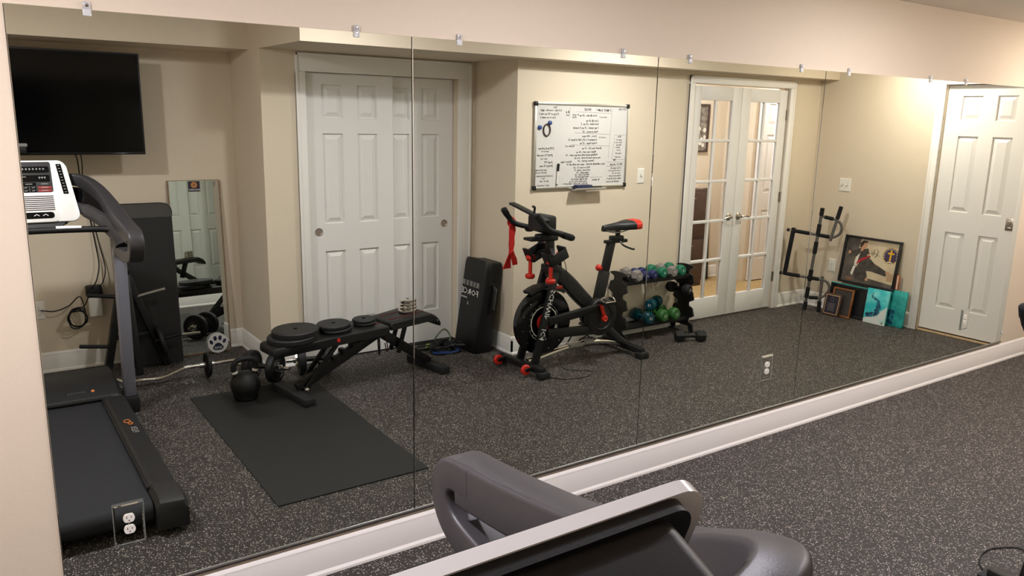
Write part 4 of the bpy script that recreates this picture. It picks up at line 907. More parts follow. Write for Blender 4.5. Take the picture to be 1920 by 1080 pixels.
t.part('saddle_rails', B().tube(smooth_path([(3.74, D0-0.02, 0.935), (3.80, D0-0.022, 0.918), (3.88, D0-0.022, 0.918), (3.95, D0-0.03, 0.935)], 4), 0.005, 6).tube(smooth_path([(3.74, D0+0.02, 0.935), (3.80, D0+0.022, 0.918), (3.88, D0+0.022, 0.918), (3.95, D0+0.03, 0.935)], 4), 0.005, 6), M_steel, sd_)
# handlebar
t.part('handlebar_post', B().bar((3.268, D0, 0.64), (3.248, D0, 0.90), 0.040, 0.055, 0.006, up=(1, 0, 0)), M_black)
t.part('post_band', B().bar((3.266, D0, 0.715), (3.262, D0, 0.765), 0.046, 0.061, 0.003, up=(1, 0, 0)), M_upr)
hs = t.part('handlebar_stem', B().box(3.14, 3.30, D0-0.035, D0+0.035, 0.895, 0.945, 0.012).box(3.06, 3.16, D0-0.05, D0+0.05, 0.905, 0.925, 0.008), M_blackp)
for s in (-1, 1):
    y = lambda k: D0+s*k
    t.part('handlebar', B().tube(smooth_path([(3.225, D0, 0.955), (3.225, y(0.10), 0.960), (3.205, y(0.180), 0.968), (3.155, y(0.205), 0.980), (3.095, y(0.203), 1.000), (3.045, y(0.198), 1.040)], 6), 0.018, 12), M_rubber)
    t.part('horn_grip', B().tube(smooth_path([(3.060, y(0.199), 1.026), (3.032, y(0.196), 1.056), (3.002, y(0.190), 1.092), (2.993, y(0.188), 1.106)], 4), [0.019]*5+[0.022]*6+[0.020, 0.012], 12), M_foam)
    t.part('elbow_grip', B().tube([(3.215, y(0.150), 0.963), (3.225, y(0.195), 0.955), (3.238, y(0.245), 0.948), (3.242, y(0.262), 0.946)], [0.020, 0.023, 0.023, 0.016], 12), M_foam)
tr = t.part('media_tray', B().bar((3.080, 1.43, 1.056), (3.068, 1.82, 1.136), 0.052, 0.016, 0.005), M_blackp)
t.part('tray_ledge', B().bar((3.100, 1.46, 1.052), (3.092, 1.79, 1.120), 0.012, 0.034, 0.004), M_blackp, tr)
t.part('tray_clip', B().tube(smooth_path([(3.09, D0-0.03, 1.095), (3.09, D0-0.035, 1.130), (3.07, D0-0.04, 1.138)], 4), 0.008, 8), M_blackp, tr)
t.part('console_mount', B().box(3.12, 3.24, D0-0.09, D0+0.09, 0.97, 1.075, 0.02), M_blackp)
for s in (-1, 1):
    c = V(3.215, D0+s*0.105, 0.815)
    h = t.part('dumbbell_cradle', B().push(T(*c) @ Ry(-25)).box(-0.075, 0.075, -0.045, 0.045, -0.050, -0.036, 0.004).box(-0.075, -0.061, -0.045, 0.045, -0.05, 0.050, 0.004).box(0.058, 0.075, -0.045, 0.045, -0.05, 0.030, 0.004).box(-0.07, 0.07, s*0.037, s*0.047, -0.05, 0.02, 0.003).pop(), M_blackp)
    t.part('cradle_arm', B().bar((3.255, D0, 0.84), (3.22, D0+s*0.085, 0.80), 0.030, 0.026, 0.004), M_blackp, h)
t.part('brake_lever', B().cyl((3.352, D0, 0.640), (3.340, D0, 0.745), 0.013, 12, 0.002).cyl((3.34, D0, 0.74), (3.337, D0, 0.77), 0.006, 8), M_black)
t.part('brake_knob', B().ball((3.336, D0, 0.790), 0.026, 16, 10), M_red)
t.part('brake_cable', B().tube(smooth_path([(3.345, D0-0.02, 0.785), (3.372, D0-0.025, 0.72), (3.388, D0-0.03, 0.62), (3.390, D0-0.02, 0.56)], 5), 0.003, 6), M_rubber)

# small red dumbbells hanging in the bike cradles
def red_db(label, c):
    t = Thing('small_red_dumbbell', label, 'dumbbell', T(*c), 'red dumbbells on the bike')
    t.part('handle', t.L().cyl((0, 0, -0.055), (0, 0, 0.055), 0.0135, 14), M_red)
    for s in (-1, 1): t.part('head', t.L().lathe((0, 0, s*0.050), (0, 0, s), [(0.012, -0.004), (0.029, 0), (0.035, 0.008), (0.034, 0.022), (0.025, 0.032), (0, 0.035)], 8 if s > 0 else 16), M_red)
red_db('small red dumbbell hanging upright under the handlebar beside the red band', (3.168, D0+0.105, 0.705))
red_db('small red dumbbell hanging upright in front of the bike fork, nearer the mirror', (3.185, D0-0.105, 0.705))

# red exercise band knotted on the handlebar
def ribbon(mb, pts, ws, dirs, th=0.002):
    rings = []
    for p, w, dv in zip(pts, ws, dirs):
        p, dv = V(p), V(dv).normalized(); n = dv.cross(V(0, 0, 1)); n = n.normalized() if n.length > 1e-3 else V(1, 0, 0)
        rings.append([p-dv*w/2-n*th, p+dv*w/2-n*th, p+dv*w/2+n*th, p-dv*w/2+n*th])
    return mb.loft(rings)
t = Thing('red_band', 'red cloth exercise band knotted over the bike handlebar', 'exercise band', T(3.09, 1.848, 0.68))
t.part('loop', t.A().tube([V(3.090+0.004*math.sin(2*a), 1.848+0.024*math.cos(a), 1.004+0.026*math.sin(a)) for a in [2*math.pi*k/16 for k in range(16)]], 0.010, 7, closed=True, flat=2.0), M_redf)
P = [(3.088, 1.838, 0.995), (3.086, 1.832, 0.95), (3.084, 1.835, 0.90), (3.082, 1.832, 0.85), (3.080, 1.834, 0.80)]
t.part('band_length', ribbon(t.A(), P, [0.050, 0.054, 0.056, 0.050, 0.034], [(1, 0.3, 0), (1, 0.1, 0), (1, 0.4, 0), (1, 0.2, 0), (1, 0.3, 0)], 0.005), M_redf)
t.part('knot', t.A().ball((3.082, 1.832, 0.795), 0.020, 10, 8, (1.1, 0.8, 0.9)), M_redf)
t.part('tail', ribbon(t.A(), [(3.076, 1.832, 0.795), (3.058, 1.834, 0.74), (3.045, 1.832, 0.685)], [0.028, 0.050, 0.072], [(1, 0.2, 0), (1, 0.35, 0), (1, 0.1, 0)], 0.003), M_redf)
t.part('tail', ribbon(t.A(), [(3.088, 1.828, 0.795), (3.098, 1.822, 0.75), (3.106, 1.820, 0.708)], [0.026, 0.042, 0.050], [(1, 0.2, 0), (1, -0.1, 0), (1, 0.3, 0)], 0.003), M_redf)
cable('thin black power cord looping on the floor under the bike', [(3.37, 1.66, 0.14), (3.36, 1.60, 0.02), (3.33, 1.50, 0.004), (3.42, 1.42, 0.004), (3.46, 1.36, 0.004), (3.34, 1.30, 0.004), (3.20, 1.33, 0.004), (3.12, 1.42, 0.004)], 0.0028)
cable('black cords bundled on the floor behind the bike frame', [(3.60, 1.72, 0.22), (3.58, 1.80, 0.08), (3.66, 1.88, 0.01), (3.78, 1.92, 0.012), (3.84, 1.88, 0.05), (3.80, 1.84, 0.10), (3.74, 1.90, 0.03), (3.88, 1.94, 0.008)], 0.0055)
single('bike_power_brick', MB().box(3.83, 3.95, 1.90, 1.965, 0.001, 0.045, 0.008), M_blackp, 'black power brick on the floor by the baseboard behind the bike', 'adapter')

# ------------------------------------------------------------------ dumbbell rack
t = Thing('dumbbell_rack', 'black dumbbell rack with scalloped sides beside the glass doors', 'weight rack', T(4.47, 1.86, 0))
def rack_side(x):
    out = []
    zs = [0.10, 0.235, 0.370, 0.505]
    def edge(sgn):
        e = []; base = 0.125
        for z in zs:
            w = base-0.035*(z/0.56)
            e += [(sgn*w, z-0.052), (sgn*(w-0.004), z-0.034)]
            for k in range(7):
                a = math.radians(-100+k*33); e.append((sgn*(w-0.026-0.024*math.cos(a)), z+0.024*math.sin(a)))
            e += [(sgn*(w+0.006), z+0.040)]
        return e
    L_ = edge(1); R_ = edge(-1)
    out = [(0.130, 0)]+L_+[(0.070, 0.555), (0.030, 0.560), (-0.030, 0.560), (-0.070, 0.555)]+list(reversed(R_))+[(-0.130, 0), (-0.085, 0), (-0.070, 0.05), (0.070, 0.05), (0.085, 0)]
    return t.A().prism(out, (x-0.006, 1.865, 0), (0, 1, 0), (0, 0, 1), 0.012)
for x in (4.115, 4.848): t.part('side_panel', rack_side(x), M_black, smooth=0)
for z0, nm in ((0.475, 'top_shelf'), (0.120, 'bottom_shelf')):
    t.part(nm, t.A().box(4.115, 4.848, 1.805, 1.925, z0, z0+0.006).box(4.115, 4.848, 1.800, 1.806, z0-0.020, z0+0.007, 0.001).box(4.115, 4.848, 1.924, 1.930, z0-0.020, z0+0.007, 0.001), M_black)
t.part('foot_plate', t.A().box(4.08, 4.15, 1.74, 1.99, 0, 0.006), M_black); t.part('foot_plate', t.A().box(4.813, 4.883, 1.74, 1.99, 0, 0.006), M_black)

t.part('hook', t.A().box(4.775, 4.848, 1.850, 1.886, 0.328, 0.3455, 0.003), M_black)
def db_make(name, label, M, mt, r, L, group, hexa=True, num=None, hm=None):
    """dumbbell along local y, head centres at +-L/2"""
    t = Thing(name, label, 'dumbbell', M, group)
    t.part('handle', t.L().cyl((0, -L/2, 0), (0, L/2, 0), 0.0145, 14), hm or mt)
    n = 6 if hexa else 20
    for s in (-1, 1):
        hw = r*0.80
        mb = t.L().lathe((0, s*L/2, 0), (0, s, 0), [(0.014, -hw), (r*0.72, -hw*0.95), (r, -hw*0.45), (r, hw*0.45), (r*0.78, hw*0.92), (0, hw)], n if hexa else 24)
        h = t.part('head', mb, mt, smooth=28)
        if num:
            q = t.L(); text_mb(q, num, r*0.65, (0, s*(L/2+hw*0.955+0.002), 0), (s, 0, 0), (0, 0, 1), (0, s, 0), 0.001); t.part('number', q, M_wlet, h)
    return t
g = 'dumbbells on the rack'
ztop, zlow, dm = 0.483, 0.128, 1.865
for x, r, mt, num, lab in ((4.245, 0.049, M_hgrey, '10', 'grey hex dumbbell at the bike end of the top rack shelf'), (4.338, 0.037, M_hblue, '6', 'blue dumbbell next to the grey one on the top shelf, farther from the doors'),
                           (4.415, 0.037, M_hblue, '6', 'blue dumbbell next to the green one on the top shelf, nearer the doors'), (4.516, 0.044, M_hgreen, '8', 'green dumbbell in the middle of the top shelf, between blue and grey'),
                           (4.622, 0.048, M_hgrey, '10', 'grey hex dumbbell between the two green ones on the top shelf'), (4.722, 0.044, M_hgreen, '8', 'green dumbbell at the door end of the top shelf')):
    hx = mt is M_hgrey
    db_make('dumbbell', lab, T(x, dm, ztop+(r*0.866 if hx else r)+0.0) @ Rz(random.uniform(-3, 3)) @ (Ry(30) if hx else Matrix()), mt, r, 0.128, g, hexa=hx, num=num)
db_make('dumbbell', 'small dark dumbbell lying behind the grey one at the bike end of the top shelf', T(4.178, 1.880, ztop+0.027) @ Rz(8), M_dkgrey, 0.027, 0.10, g, hexa=False)
db_make('dumbbell', 'black dumbbell held in the upper notches at the door end of the rack', T(4.792, 1.868, 0.360) @ Rz(9), M_rubber, 0.044, 0.150, g, hexa=False, num='12')
db_make('dumbbell', 'glossy teal dumbbell at the bike end of the bottom rack shelf', T(4.375, dm-0.010, zlow+0.050) @ Rz(-4), M_hteal, 0.050, 0.145, g, hexa=False, num='15')
db_make('dumbbell', 'green dumbbell in the middle of the bottom rack shelf', T(4.530, dm-0.01, zlow+0.050), M_hgreen2, 0.050, 0.140, g, hexa=False, num='12')
db_make('dumbbell', 'green dumbbell at the door end of the bottom rack shelf', T(4.655, dm-0.01, zlow+0.050) @ Rz(3), M_hgreen2, 0.050, 0.140, g, hexa=False, num='12')
db_make('dumbbell', 'glossy teal dumbbell lying on top of the others on the bottom shelf', T(4.520, dm+0.012, zlow+0.135) @ Rz(-62), M_hteal, 0.047, 0.150, g, hexa=False, num='15')
db_make('hex_dumbbell', 'black rubber hex dumbbell on the floor in front of the rack', T(4.642, 1.575, 0.050*0.866) @ Rz(-118) @ Ry(30), M_rubber, 0.050, 0.170, None, hexa=True, hm=M_black)

# ------------------------------------------------------------------ whiteboard and its bits
t = Thing('whiteboard', 'framed whiteboard covered in handwritten workout notes on the beige wall', 'whiteboard', T(3.805, DW, 1.20))
w0, w1, z0, z1 = 3.362, 4.246, 1.202, 1.815; ff = DW-0.016
bdp = t.part('board', t.A().box(w0+0.010, w1-0.010, ff+0.003, DW-0.001, z0+0.010, z1-0.010), M_board, smooth=0)
for a in ((w0, w1, z0, z0+0.018), (w0, w1, z1-0.018, z1), (w0, w0+0.018, z0+0.018, z1-0.018), (w1-0.018, w1, z0+0.018, z1-0.018)):
    t.part('frame_rail', t.A().box(a[0], a[1], ff-0.003, DW-0.001, a[2], a[3], 0.003), M_alu)
for x in (w0, w1):
    for z in (z0, z1): t.part('corner_cap', t.A().box(x-0.004 if x == w0 else x-0.026, x+0.026 if x == w0 else x+0.004, ff-0.006, DW-0.001, z-0.004 if z == z0 else z-0.028, z+0.028 if z == z0 else z+0.004, 0.005), M_blackp)
t.part('pen_tray', t.A().box(3.70, 4.00, ff-0.060, ff, z0-0.012, z0-0.006, 0.002).box(3.70, 4.00, ff-0.062, ff-0.056, z0-0.012, z0+0.004, 0.001), M_alu)
ink = t.A(); inkg = t.A(); nrm = (0, -1, 0); ud = V(-1, 0, 0); FS = ff+0.003
def wr(s, px_, py_, size=0.017, g=False, ul=False, sl=0.0):
    """px_, py_: position of the line's centre as seen on the board in the mirror (0..1 from its left, 0..1 from its top)"""
    x = w0+(w1-w0)*px_; z = z1-(z1-z0)*py_; u = V(-1, 0, sl); u.normalize(); v = V(u.z, 0, -u.x)
    text_mb(inkg if g else ink, s, size, (x, FS, z), u, v, nrm, 0.0006, shear=0.25, bold=0.022)
    if ul: L_ = len(s)*size*0.26; (inkg if g else ink).add([V(x+a*L_, FS-0.0006, z-size*0.62+b) for a, b in ((-1, 0), (1, 0), (1, 0.0014), (-1, 0.0014))], [(0, 1, 2, 3)])
def ln(a, b, c, d, g=True, th=0.0009):
    p = V(w0+(w1-w0)*a, FS-0.0006, z1-(z1-z0)*b); q = V(w0+(w1-w0)*c, FS-0.0006, z1-(z1-z0)*d); n = (q-p).normalized().cross(V(0, 1, 0))*th
    (inkg if g else ink).add([p-n, q-n, q+n, p+n], [(0, 1, 2, 3)])
for s, x, y, sz in (('Rest', 0.205, 0.055, 0.018), ('3-5 min - row 8x - light', 0.165, 0.090, 0.020), ('15 jog or 90 sec run 2', 0.145, 0.132, 0.020), ('2 m or no wait 2', 0.135, 0.172, 0.020), ('8 x', 0.333, 0.105, 0.026), ('rest', 0.335, 0.140, 0.017),
                    ('8 9 each', 0.420, 0.135, 0.018), ('Pl-20', 0.405, 0.165, 0.018), ('WOD', 0.545, 0.072, 0.026), ('1 MAY 3rd', 0.735, 0.075, 0.026), ('CIRC', 0.66, 0.072, 0.018), ('20 x 3m', 0.925, 0.055, 0.022),
                    ('Core fly abs - 20 ea', 0.555, 0.140, 0.021), ('Core fly 20 ea', 0.600, 0.200, 0.021), ('Curl twist - 25 ea  3', 0.575, 0.240, 0.021), ('1 leg squats - 15 ea 3 rounds', 0.535, 0.285, 0.021), ('Push presses - 25', 0.580, 0.330, 0.021),
                    ('Core - 100 rope', 0.575, 0.382, 0.021), ('Complex 5 x 25 | full of back 15', 0.505, 0.425, 0.021), ('4 way lunge - 25 ea', 0.565, 0.465, 0.021), ('Cardio x 2', 0.37, 0.500, 0.020), ('Speed rope 25 - 15 ea', 0.605, 0.525, 0.021), ('Plank row curl - 20 ea', 0.545, 0.570, 0.021),
                    ('Walking plank with pull ups each - 10', 0.500, 0.605, 0.020), ('bar press back & forth - 8 x 25', 0.560, 0.640, 0.020), ('Farmer sprints - 20', 0.545, 0.675, 0.020), ('Warm 2 laps', 0.335, 0.685, 0.020), ('Rest & stretch - easy one mile all 10', 0.515, 0.715, 0.021),
                    ('TRX w rows 15 - 20', 0.505, 0.755, 0.019), ('curl press - jump 10', 0.510, 0.785, 0.019), ('squat jacks - 20', 0.515, 0.815, 0.019), ('wall sit 2 min - 10', 0.510, 0.840, 0.019), ('dead bug pass 25', 0.510, 0.865, 0.019), ('hip bridge march 30', 0.480, 0.893, 0.019), ('rows bent over 15 ea', 0.470, 0.920, 0.019),
                    ('all rest 1 min each - wall pull 10', 0.440, 0.945, 0.018), ('B option', 0.66, 0.905, 0.021), ('Cash out 1 + 2', 0.695, 0.715, 0.019),
                    ('[UP] back pull ups', 0.125, 0.525, 0.019), ('max for 60', 0.115, 0.560, 0.015), ('[DN] T5 row pull', 0.115, 0.605, 0.019), ('max 1 set', 0.105, 0.645, 0.015), ('[Leg] Y75', 0.150, 0.685, 0.019), ('[Arms] T5 max', 0.130, 0.728, 0.019)):
    wr(s, x, y, sz, sl=-0.01)
for s, x, y, sz in (('max shred days', 0.075, 0.775, 0.017), ('bad ab core by 1', 0.070, 0.805, 0.017), ('[core] 25 bad shoulder', 0.115, 0.845, 0.016), ('max 1', 0.100, 0.872, 0.014), ('[cb] 15 - ball', 0.115, 0.905, 0.016), ('[am] 1 push jerk', 0.105, 0.955, 0.016),
                    ('warm up 5', 0.715, 0.155, 0.017), ('rounds 2x', 0.715, 0.395, 0.017), ('Mon', 0.905, 0.385, 0.020), ('push 10', 0.905, 0.425, 0.017), ('jump rope', 0.900, 0.455, 0.017), ('step up', 0.905, 0.485, 0.017), ('max 2', 0.895, 0.515, 0.017), ('sled 2', 0.905, 0.550, 0.017), ('Carry 20', 0.905, 0.590, 0.017), ('row 200', 0.900, 0.635, 0.017), ('PM', 0.865, 0.672, 0.020),
                    ('FRI 5-1 circuits', 0.885, 0.725, 0.021), ('1 front squat 25', 0.885, 0.770, 0.017), ('2 clean shrugs pull 1', 0.870, 0.800, 0.017), ('clean row 4x', 0.890, 0.832, 0.017), ('8 min rest 2 each', 0.875, 0.865, 0.017), ('jump ropes all ups 5', 0.865, 0.897, 0.017), ('stretch & recover', 0.850, 0.935, 0.018)):
    wr(s, x, y, sz, g=(len(s) % 3 == 0), sl=-0.01)
for L_ in ((0.43, 0.10, 0.80, 0.11), (0.81, 0.05, 0.79, 0.64), (0.41, 0.345, 0.80, 0.36), (0.38, 0.485, 0.80, 0.50), (0.60, 0.875, 0.73, 0.875), (0.85, 0.40, 0.83, 0.66), (0.83, 0.66, 0.98, 0.672), (0.77, 0.695, 0.97, 0.700), (0.77, 0.745, 0.97, 0.750), (0.355, 0.05, 0.352, 0.17), (0.845, 0.365, 0.97, 0.37)):
    ln(*L_)
t.part('writing', ink, M_ink, bdp, smooth=0); t.part('faint_writing', inkg, M_inkg, bdp, smooth=0)
for x, y, w in ((0.052, 0.285, 'lower, nearer the frame'), (0.152, 0.232, 'upper, above the dark ring')):
    m = MB().lathe((w0+(w1-w0)*x, FS, z1-(z1-z0)*y), (0, -1, 0), [(0.016, 0), (0.017, 0.004), (0.015, 0.010), (0.009, 0.013), (0, 0.0135)], 20); single('magnet', m, mat('blue_magnet', '27427a', 0.4) if 'blue_magnet' not in MT else MT['blue_magnet'], 'round blue magnet on the whiteboard, the '+w, 'magnet', 'blue magnets on the whiteboard')
cx, cz = w0+(w1-w0)*0.122, z1-(z1-z0)*0.315
single('hair_tie', MB().tube([V(cx+0.029*math.cos(a), FS-0.005, cz+0.041*math.sin(a)) for a in [2*math.pi*k/28 for k in range(28)]], 0.0048, 8, closed=True), mat('brown_elastic', '3a2420', 0.8), 'dark brown elastic ring stuck on the whiteboard beside the magnets', 'hair tie')
mx = w0+(w1-w0)*0.240
t = Thing('whiteboard_marker', 'slim marker with a black cap standing upright on the whiteboard', 'marker', T(mx, FS-0.008, 1.235))
t.part('cap', t.L().cyl((0.004, 0, 0.095), (0.008, 0, 0.150), 0.0085, 12, 0.002), M_black); t.part('barrel', t.L().cyl((-0.002, 0, 0.0), (0.004, 0, 0.098), 0.0062, 12, 0.001), M_pw); t.part('end_plug', t.L().cyl((-0.0025, 0, -0.006), (-0.002, 0, 0.002), 0.0065, 12), M_black)
single('whiteboard_eraser', MB().box(3.725, 3.870, ff-0.056, ff-0.004, z0-0.006, z0+0.026, 0.006), M_navy, 'dark blue felt eraser on the whiteboard tray', 'eraser')
single('tray_marker', MB().cyl((3.885, ff-0.020, z0+0.003), (3.985, ff-0.022, z0+0.003), 0.0088, 12, 0.002), M_ink, 'black marker lying on the whiteboard tray beside the eraser', 'marker')

def switch(label, c, n, u, w, h, rockers=1):
    t = Thing('light_switch', label, 'light switch', T(c[0], c[1], c[2]-h/2)); p = wall_plate(t, c, n, u, w, h); c, n, u = V(c), V(n), V(u)
    for k in range(rockers):
        o = c+u*((k-(rockers-1)/2)*0.046)
        t.part('toggle_slot', t.A().loft([[o+u*(a*0.006)+V(0, 0, b*0.012)+n*e for a, b in ((-1, -1), (1, -1), (1, 1), (-1, 1))] for e in (0.005, 0.0066)]), M_midgrey, p)
        t.part('toggle', t.A().bar(o+n*0.006+V(0, 0, -0.002), o+n*0.020+V(0, 0, 0.006), 0.008, 0.009, 0.001), M_pw, p)
switch('white single light switch between the whiteboard and the glass doors', (4.415, DW, 1.277), (0, -1, 0), (1, 0, 0), 0.072, 0.116)
switch('white double light switch high on the end wall above the framed poster', (XR, 1.655, 1.168), (-1, 0, 0), (0, 1, 0), 0.116, 0.116, 2)
t = Thing('wall_outlet', 'white duplex outlet on the end wall between pull-up bar and poster', 'outlet', T(XR, 1.700, 0.36)); wall_plate(t, (XR, 1.700, 0.420), (-1, 0, 0), (0, 1, 0), 0.072, 0.116); receptacle(t, (XR-0.006, 1.700, 0.420), (-1, 0, 0), (0, 1, 0))

# ------------------------------------------------------------------ doorway pull-up bar leaning in the corner
t = Thing('pull_up_bar', 'black and grey doorway pull-up bar with foam grips, standing in the corner', 'pull-up bar', T(6.37, 1.77, 0))
A = t.A
M_tub = mat('grey_tube', '56524e', 0.4)
mt_, mb2 = V(6.405, 1.708, 0.962), V(6.369, 1.768, 0.012)
pm = lambda f: mt_+(mb2-mt_)*f
t.part('main_bar', A().cyl(pm(0.02), pm(0.97), 0.0135, 14), M_tub)
for a, b in ((0.0, 0.075), (0.155, 0.265), (0.325, 0.445), (0.600, 0.715), (0.775, 0.885), (0.92, 1.0)): t.part('foam_grip', A().cyl(pm(a), pm(b), 0.019, 14, 0.004), M_foam)
x1a, x1b, x2a, x2b = V(6.272, 1.926, 0.741), V(6.468, 1.606, 0.700), V(6.250, 1.962, 0.336), V(6.440, 1.652, 0.304)
t.part('cross_bar', A().cyl(x1a, x1b, 0.0125, 14), M_tub); t.part('cross_bar', A().cyl(x2a, x2b, 0.0125, 14), M_tub)
for p, q in ((x1a, x1b), (x2a, x2b)):
    for a, b in ((0.06, 0.44), (0.62, 0.90)): t.part('foam_grip', A().cyl(p+(q-p)*a, p+(q-p)*b, 0.0175, 14, 0.003), M_foam)
t.part('door_bar', A().bar((6.287, 1.905, 0.765), (6.262, 1.942, 0.320), 0.030, 0.034, 0.006, up=(1, 0, 0)), M_foam)
t.part('bar_end', A().cyl(x1a-(x1b-x1a)*0.02, x1a-(x1b-x1a)*0.09, 0.015, 12, 0.003), M_rubber); t.part('bar_end', A().cyl(x2a+(x2b-x2a)*0.0, x2a-(x2b-x2a)*0.06, 0.015, 12, 0.003), M_rubber)
t.part('d_handle', A().tube(smooth_path([(6.408, 1.702, 0.886), (6.463, 1.614, 0.866), (6.490, 1.572, 0.835), (6.498, 1.556, 0.785), (6.488, 1.574, 0.730), (6.452, 1.632, 0.690)], 6), 0.012, 12), M_tub)
t.part('d_handle', A().tube(smooth_path([(6.372, 1.764, 0.128), (6.423, 1.679, 0.131), (6.455, 1.626, 0.165), (6.471, 1.600, 0.225), (6.462, 1.614, 0.280), (6.437, 1.658, 0.312)], 6), 0.012, 12), M_tub)
t.part('hand_post', A().cyl((6.453, 1.630, 0.668), (6.483, 1.580, 0.960), 0.0135, 12), M_tub); t.part('foam_grip', A().cyl((6.474, 1.595, 0.870), (6.486, 1.576, 0.985), 0.018, 14, 0.005), M_foam)
t.part('hand_post', A().cyl((6.436, 1.658, 0.335), (6.434, 1.661, 0.020), 0.0135, 12), M_tub); t.part('foam_grip', A().cyl((6.434, 1.661, 0.105), (6.434, 1.661, 0.0), 0.018, 14, 0.005), M_foam)
t.part('foam_grip', A().cyl((6.418, 1.687, 0.882), (6.458, 1.622, 0.868), 0.017, 14, 0.003), M_foam); t.part('foam_grip', A().cyl((6.385, 1.743, 0.128), (6.425, 1.676, 0.132), 0.017, 14, 0.003), M_foam)

# ------------------------------------------------------------------ pictures on the floor against the end wall
def leaner(name, label, cat, xb, d, z, w, h, lean, group=None, yaw=0.0):
    """local: a = +d sideways, c = towards -x (out of the picture), z up; leans back to the wall"""
    M = T(xb, d, z) @ Rz(yaw) @ Ry(lean)
    return Thing(name, label, cat, M, group)
def fr(mb, w, h, wd, th):   # frame in the local plane x = out, y = sideways
    mb.box(-th, 0, -w/2, w/2, 0, wd, 0.002).box(-th, 0, -w/2, w/2, h-wd, h, 0.002).box(-th, 0, -w/2, -w/2+wd, wd, h-wd, 0.002).box(-th, 0, w/2-wd, w/2, wd, h-wd, 0.002); return mb
def flat(mb, poly, c): mb.add([V(-c, y, z) for y, z in poly], [tuple(range(len(poly)))]); return mb
def ell(cy, cz, ry, rz, n=24, rot=0): 
    r_ = math.radians(rot); return [(cy+ry*math.cos(a)*math.cos(r_)-rz*math.sin(a)*math.sin(r_), cz+ry*math.cos(a)*math.sin(r_)+rz*math.sin(a)*math.cos(r_)) for a in [2*math.pi*k/n for k in range(n)]]
g = 'pictures on the floor by the end wall'
w, h = 0.535, 0.430
t = leaner('framed_poster', 'black framed karate poster with a round cross emblem, resting on top of smaller frames', 'picture', 6.555, 1.300, 0.300, w, h, 8, g)
t.part('frame', fr(t.L(), w, h, 0.020, 0.026), M_black)
pr = t.part('print', t.L().box(-0.008, -0.002, -w/2+0.015, w/2-0.015, 0.015, h-0.015), mat('poster_ground', 'c9b99c', 0.35, noise=(6, 'b5a386', 0.4, 0.7)), smooth=0)
# in the mirror the picture's left is +d, so Y(p) places a point p (0..1 from the left)
Yp = lambda p: w/2-0.020-p*(w-0.040)
Zp = lambda q: h-0.020-q*(h-0.040)
PP = lambda pts: [(Yp(a), Zp(b)) for a, b in pts]
mg = mat('poster_grey', '5d564f', 0.4, noise=(12, '47413c', 0.4, 0.6)); mu = mat('poster_uniform', '34302c', 0.45, noise=(25, '48433d', 0.4, 0.6)); ms = mat('poster_skin', 'b98a68', 0.45); mh = mat('poster_hair', '2c1c14', 0.5); mr = mat('poster_red_belt', 'a3222c', 0.45); ml = mat('poster_pale', 'd8d2c6', 0.4)
def pp(name, pts, m, c): t.part(name, flat(t.L(), pts, c), m, pr, smooth=0)
pp('print_backdrop', PP([(0, 0), (0.27, 0), (0.24, 0.30), (0.20, 0.55), (0.30, 0.75), (0.45, 0.86), (1.0, 0.93), (1.0, 1.0), (0, 1.0)]), mg, 0.0084)
pp('print_leg', PP([(0.32, 0.50), (0.50, 0.42), (0.60, 0.52), (0.72, 0.58), (0.86, 0.66), (0.84, 0.76), (0.70, 0.73), (0.55, 0.70), (0.46, 0.71), (0.50, 0.82), (0.47, 0.95), (0.26, 0.93), (0.24, 0.70)]), mu, 0.0088)
pp('print_torso', PP([(0.22, 0.24), (0.30, 0.20), (0.36, 0.22), (0.43, 0.20), (0.46, 0.30), (0.50, 0.38), (0.46, 0.46), (0.34, 0.58), (0.28, 0.50), (0.24, 0.42), (0.15, 0.40), (0.12, 0.34)]), mu, 0.0090)
pp('print_backfist', PP([(0.02, 0.22), (0.05, 0.20), (0.14, 0.30), (0.16, 0.38), (0.10, 0.42), (0.07, 0.36)]), mu, 0.0091)
pp('print_hand', ell(Yp(0.085), Zp(0.335), 0.014, 0.016), ms, 0.0094)
pp('print_hand', ell(Yp(0.455), Zp(0.355), 0.014, 0.014), ms, 0.0094)
pp('print_neck', PP([(0.29, 0.16), (0.37, 0.18), (0.33, 0.26), (0.29, 0.30)]), ms, 0.0093)
pp('print_face', ell(Yp(0.345), Zp(0.120), 0.026, 0.036, 24, -15), ms, 0.0095)
pp('print_hair', PP([(0.27, 0.21), (0.26, 0.10), (0.31, 0.03), (0.38, 0.03), (0.41, 0.06), (0.34, 0.08), (0.32, 0.13), (0.30, 0.18)]), mh, 0.0097)
pp('print_belt', PP([(0.26, 0.52), (0.30, 0.46), (0.46, 0.36), (0.50, 0.37), (0.32, 0.52), (0.25, 0.60)]), mr, 0.0098)
pp('print_sword', PP([(0.21, 0.62), (0.24, 0.40), (0.29, 0.32), (0.27, 0.46), (0.25, 0.62)]), ml, 0.0097)
pp('print_sword', PP([(0.17, 0.82), (0.20, 0.64), (0.25, 0.63), (0.23, 0.74), (0.21, 0.86)]), ml, 0.0099)
pp('print_foot', ell(Yp(0.865), Zp(0.675), 0.020, 0.013), ms, 0.0094); pp('print_foot', ell(Yp(0.50), Zp(0.90), 0.016, 0.012), ms, 0.0094)
pp('print_board', PP([(0.87, 0.70), (0.98, 0.68), (0.97, 0.86), (0.86, 0.85)]), mat('poster_board', 'a88b6c', 0.5), 0.0090)
em = V(-0.0094, Yp(0.865), Zp(0.285)); M_gold = mat('poster_gold', 'd3a321', 0.4); M_purp = mat('poster_purple', '3a2d49', 0.4)
pp('emblem_rim', ell(em.y, em.z, 0.070, 0.070, 40), M_gold, 0.0094); pp('emblem_field', ell(em.y, em.z, 0.066, 0.066, 40), M_purp, 0.0097)
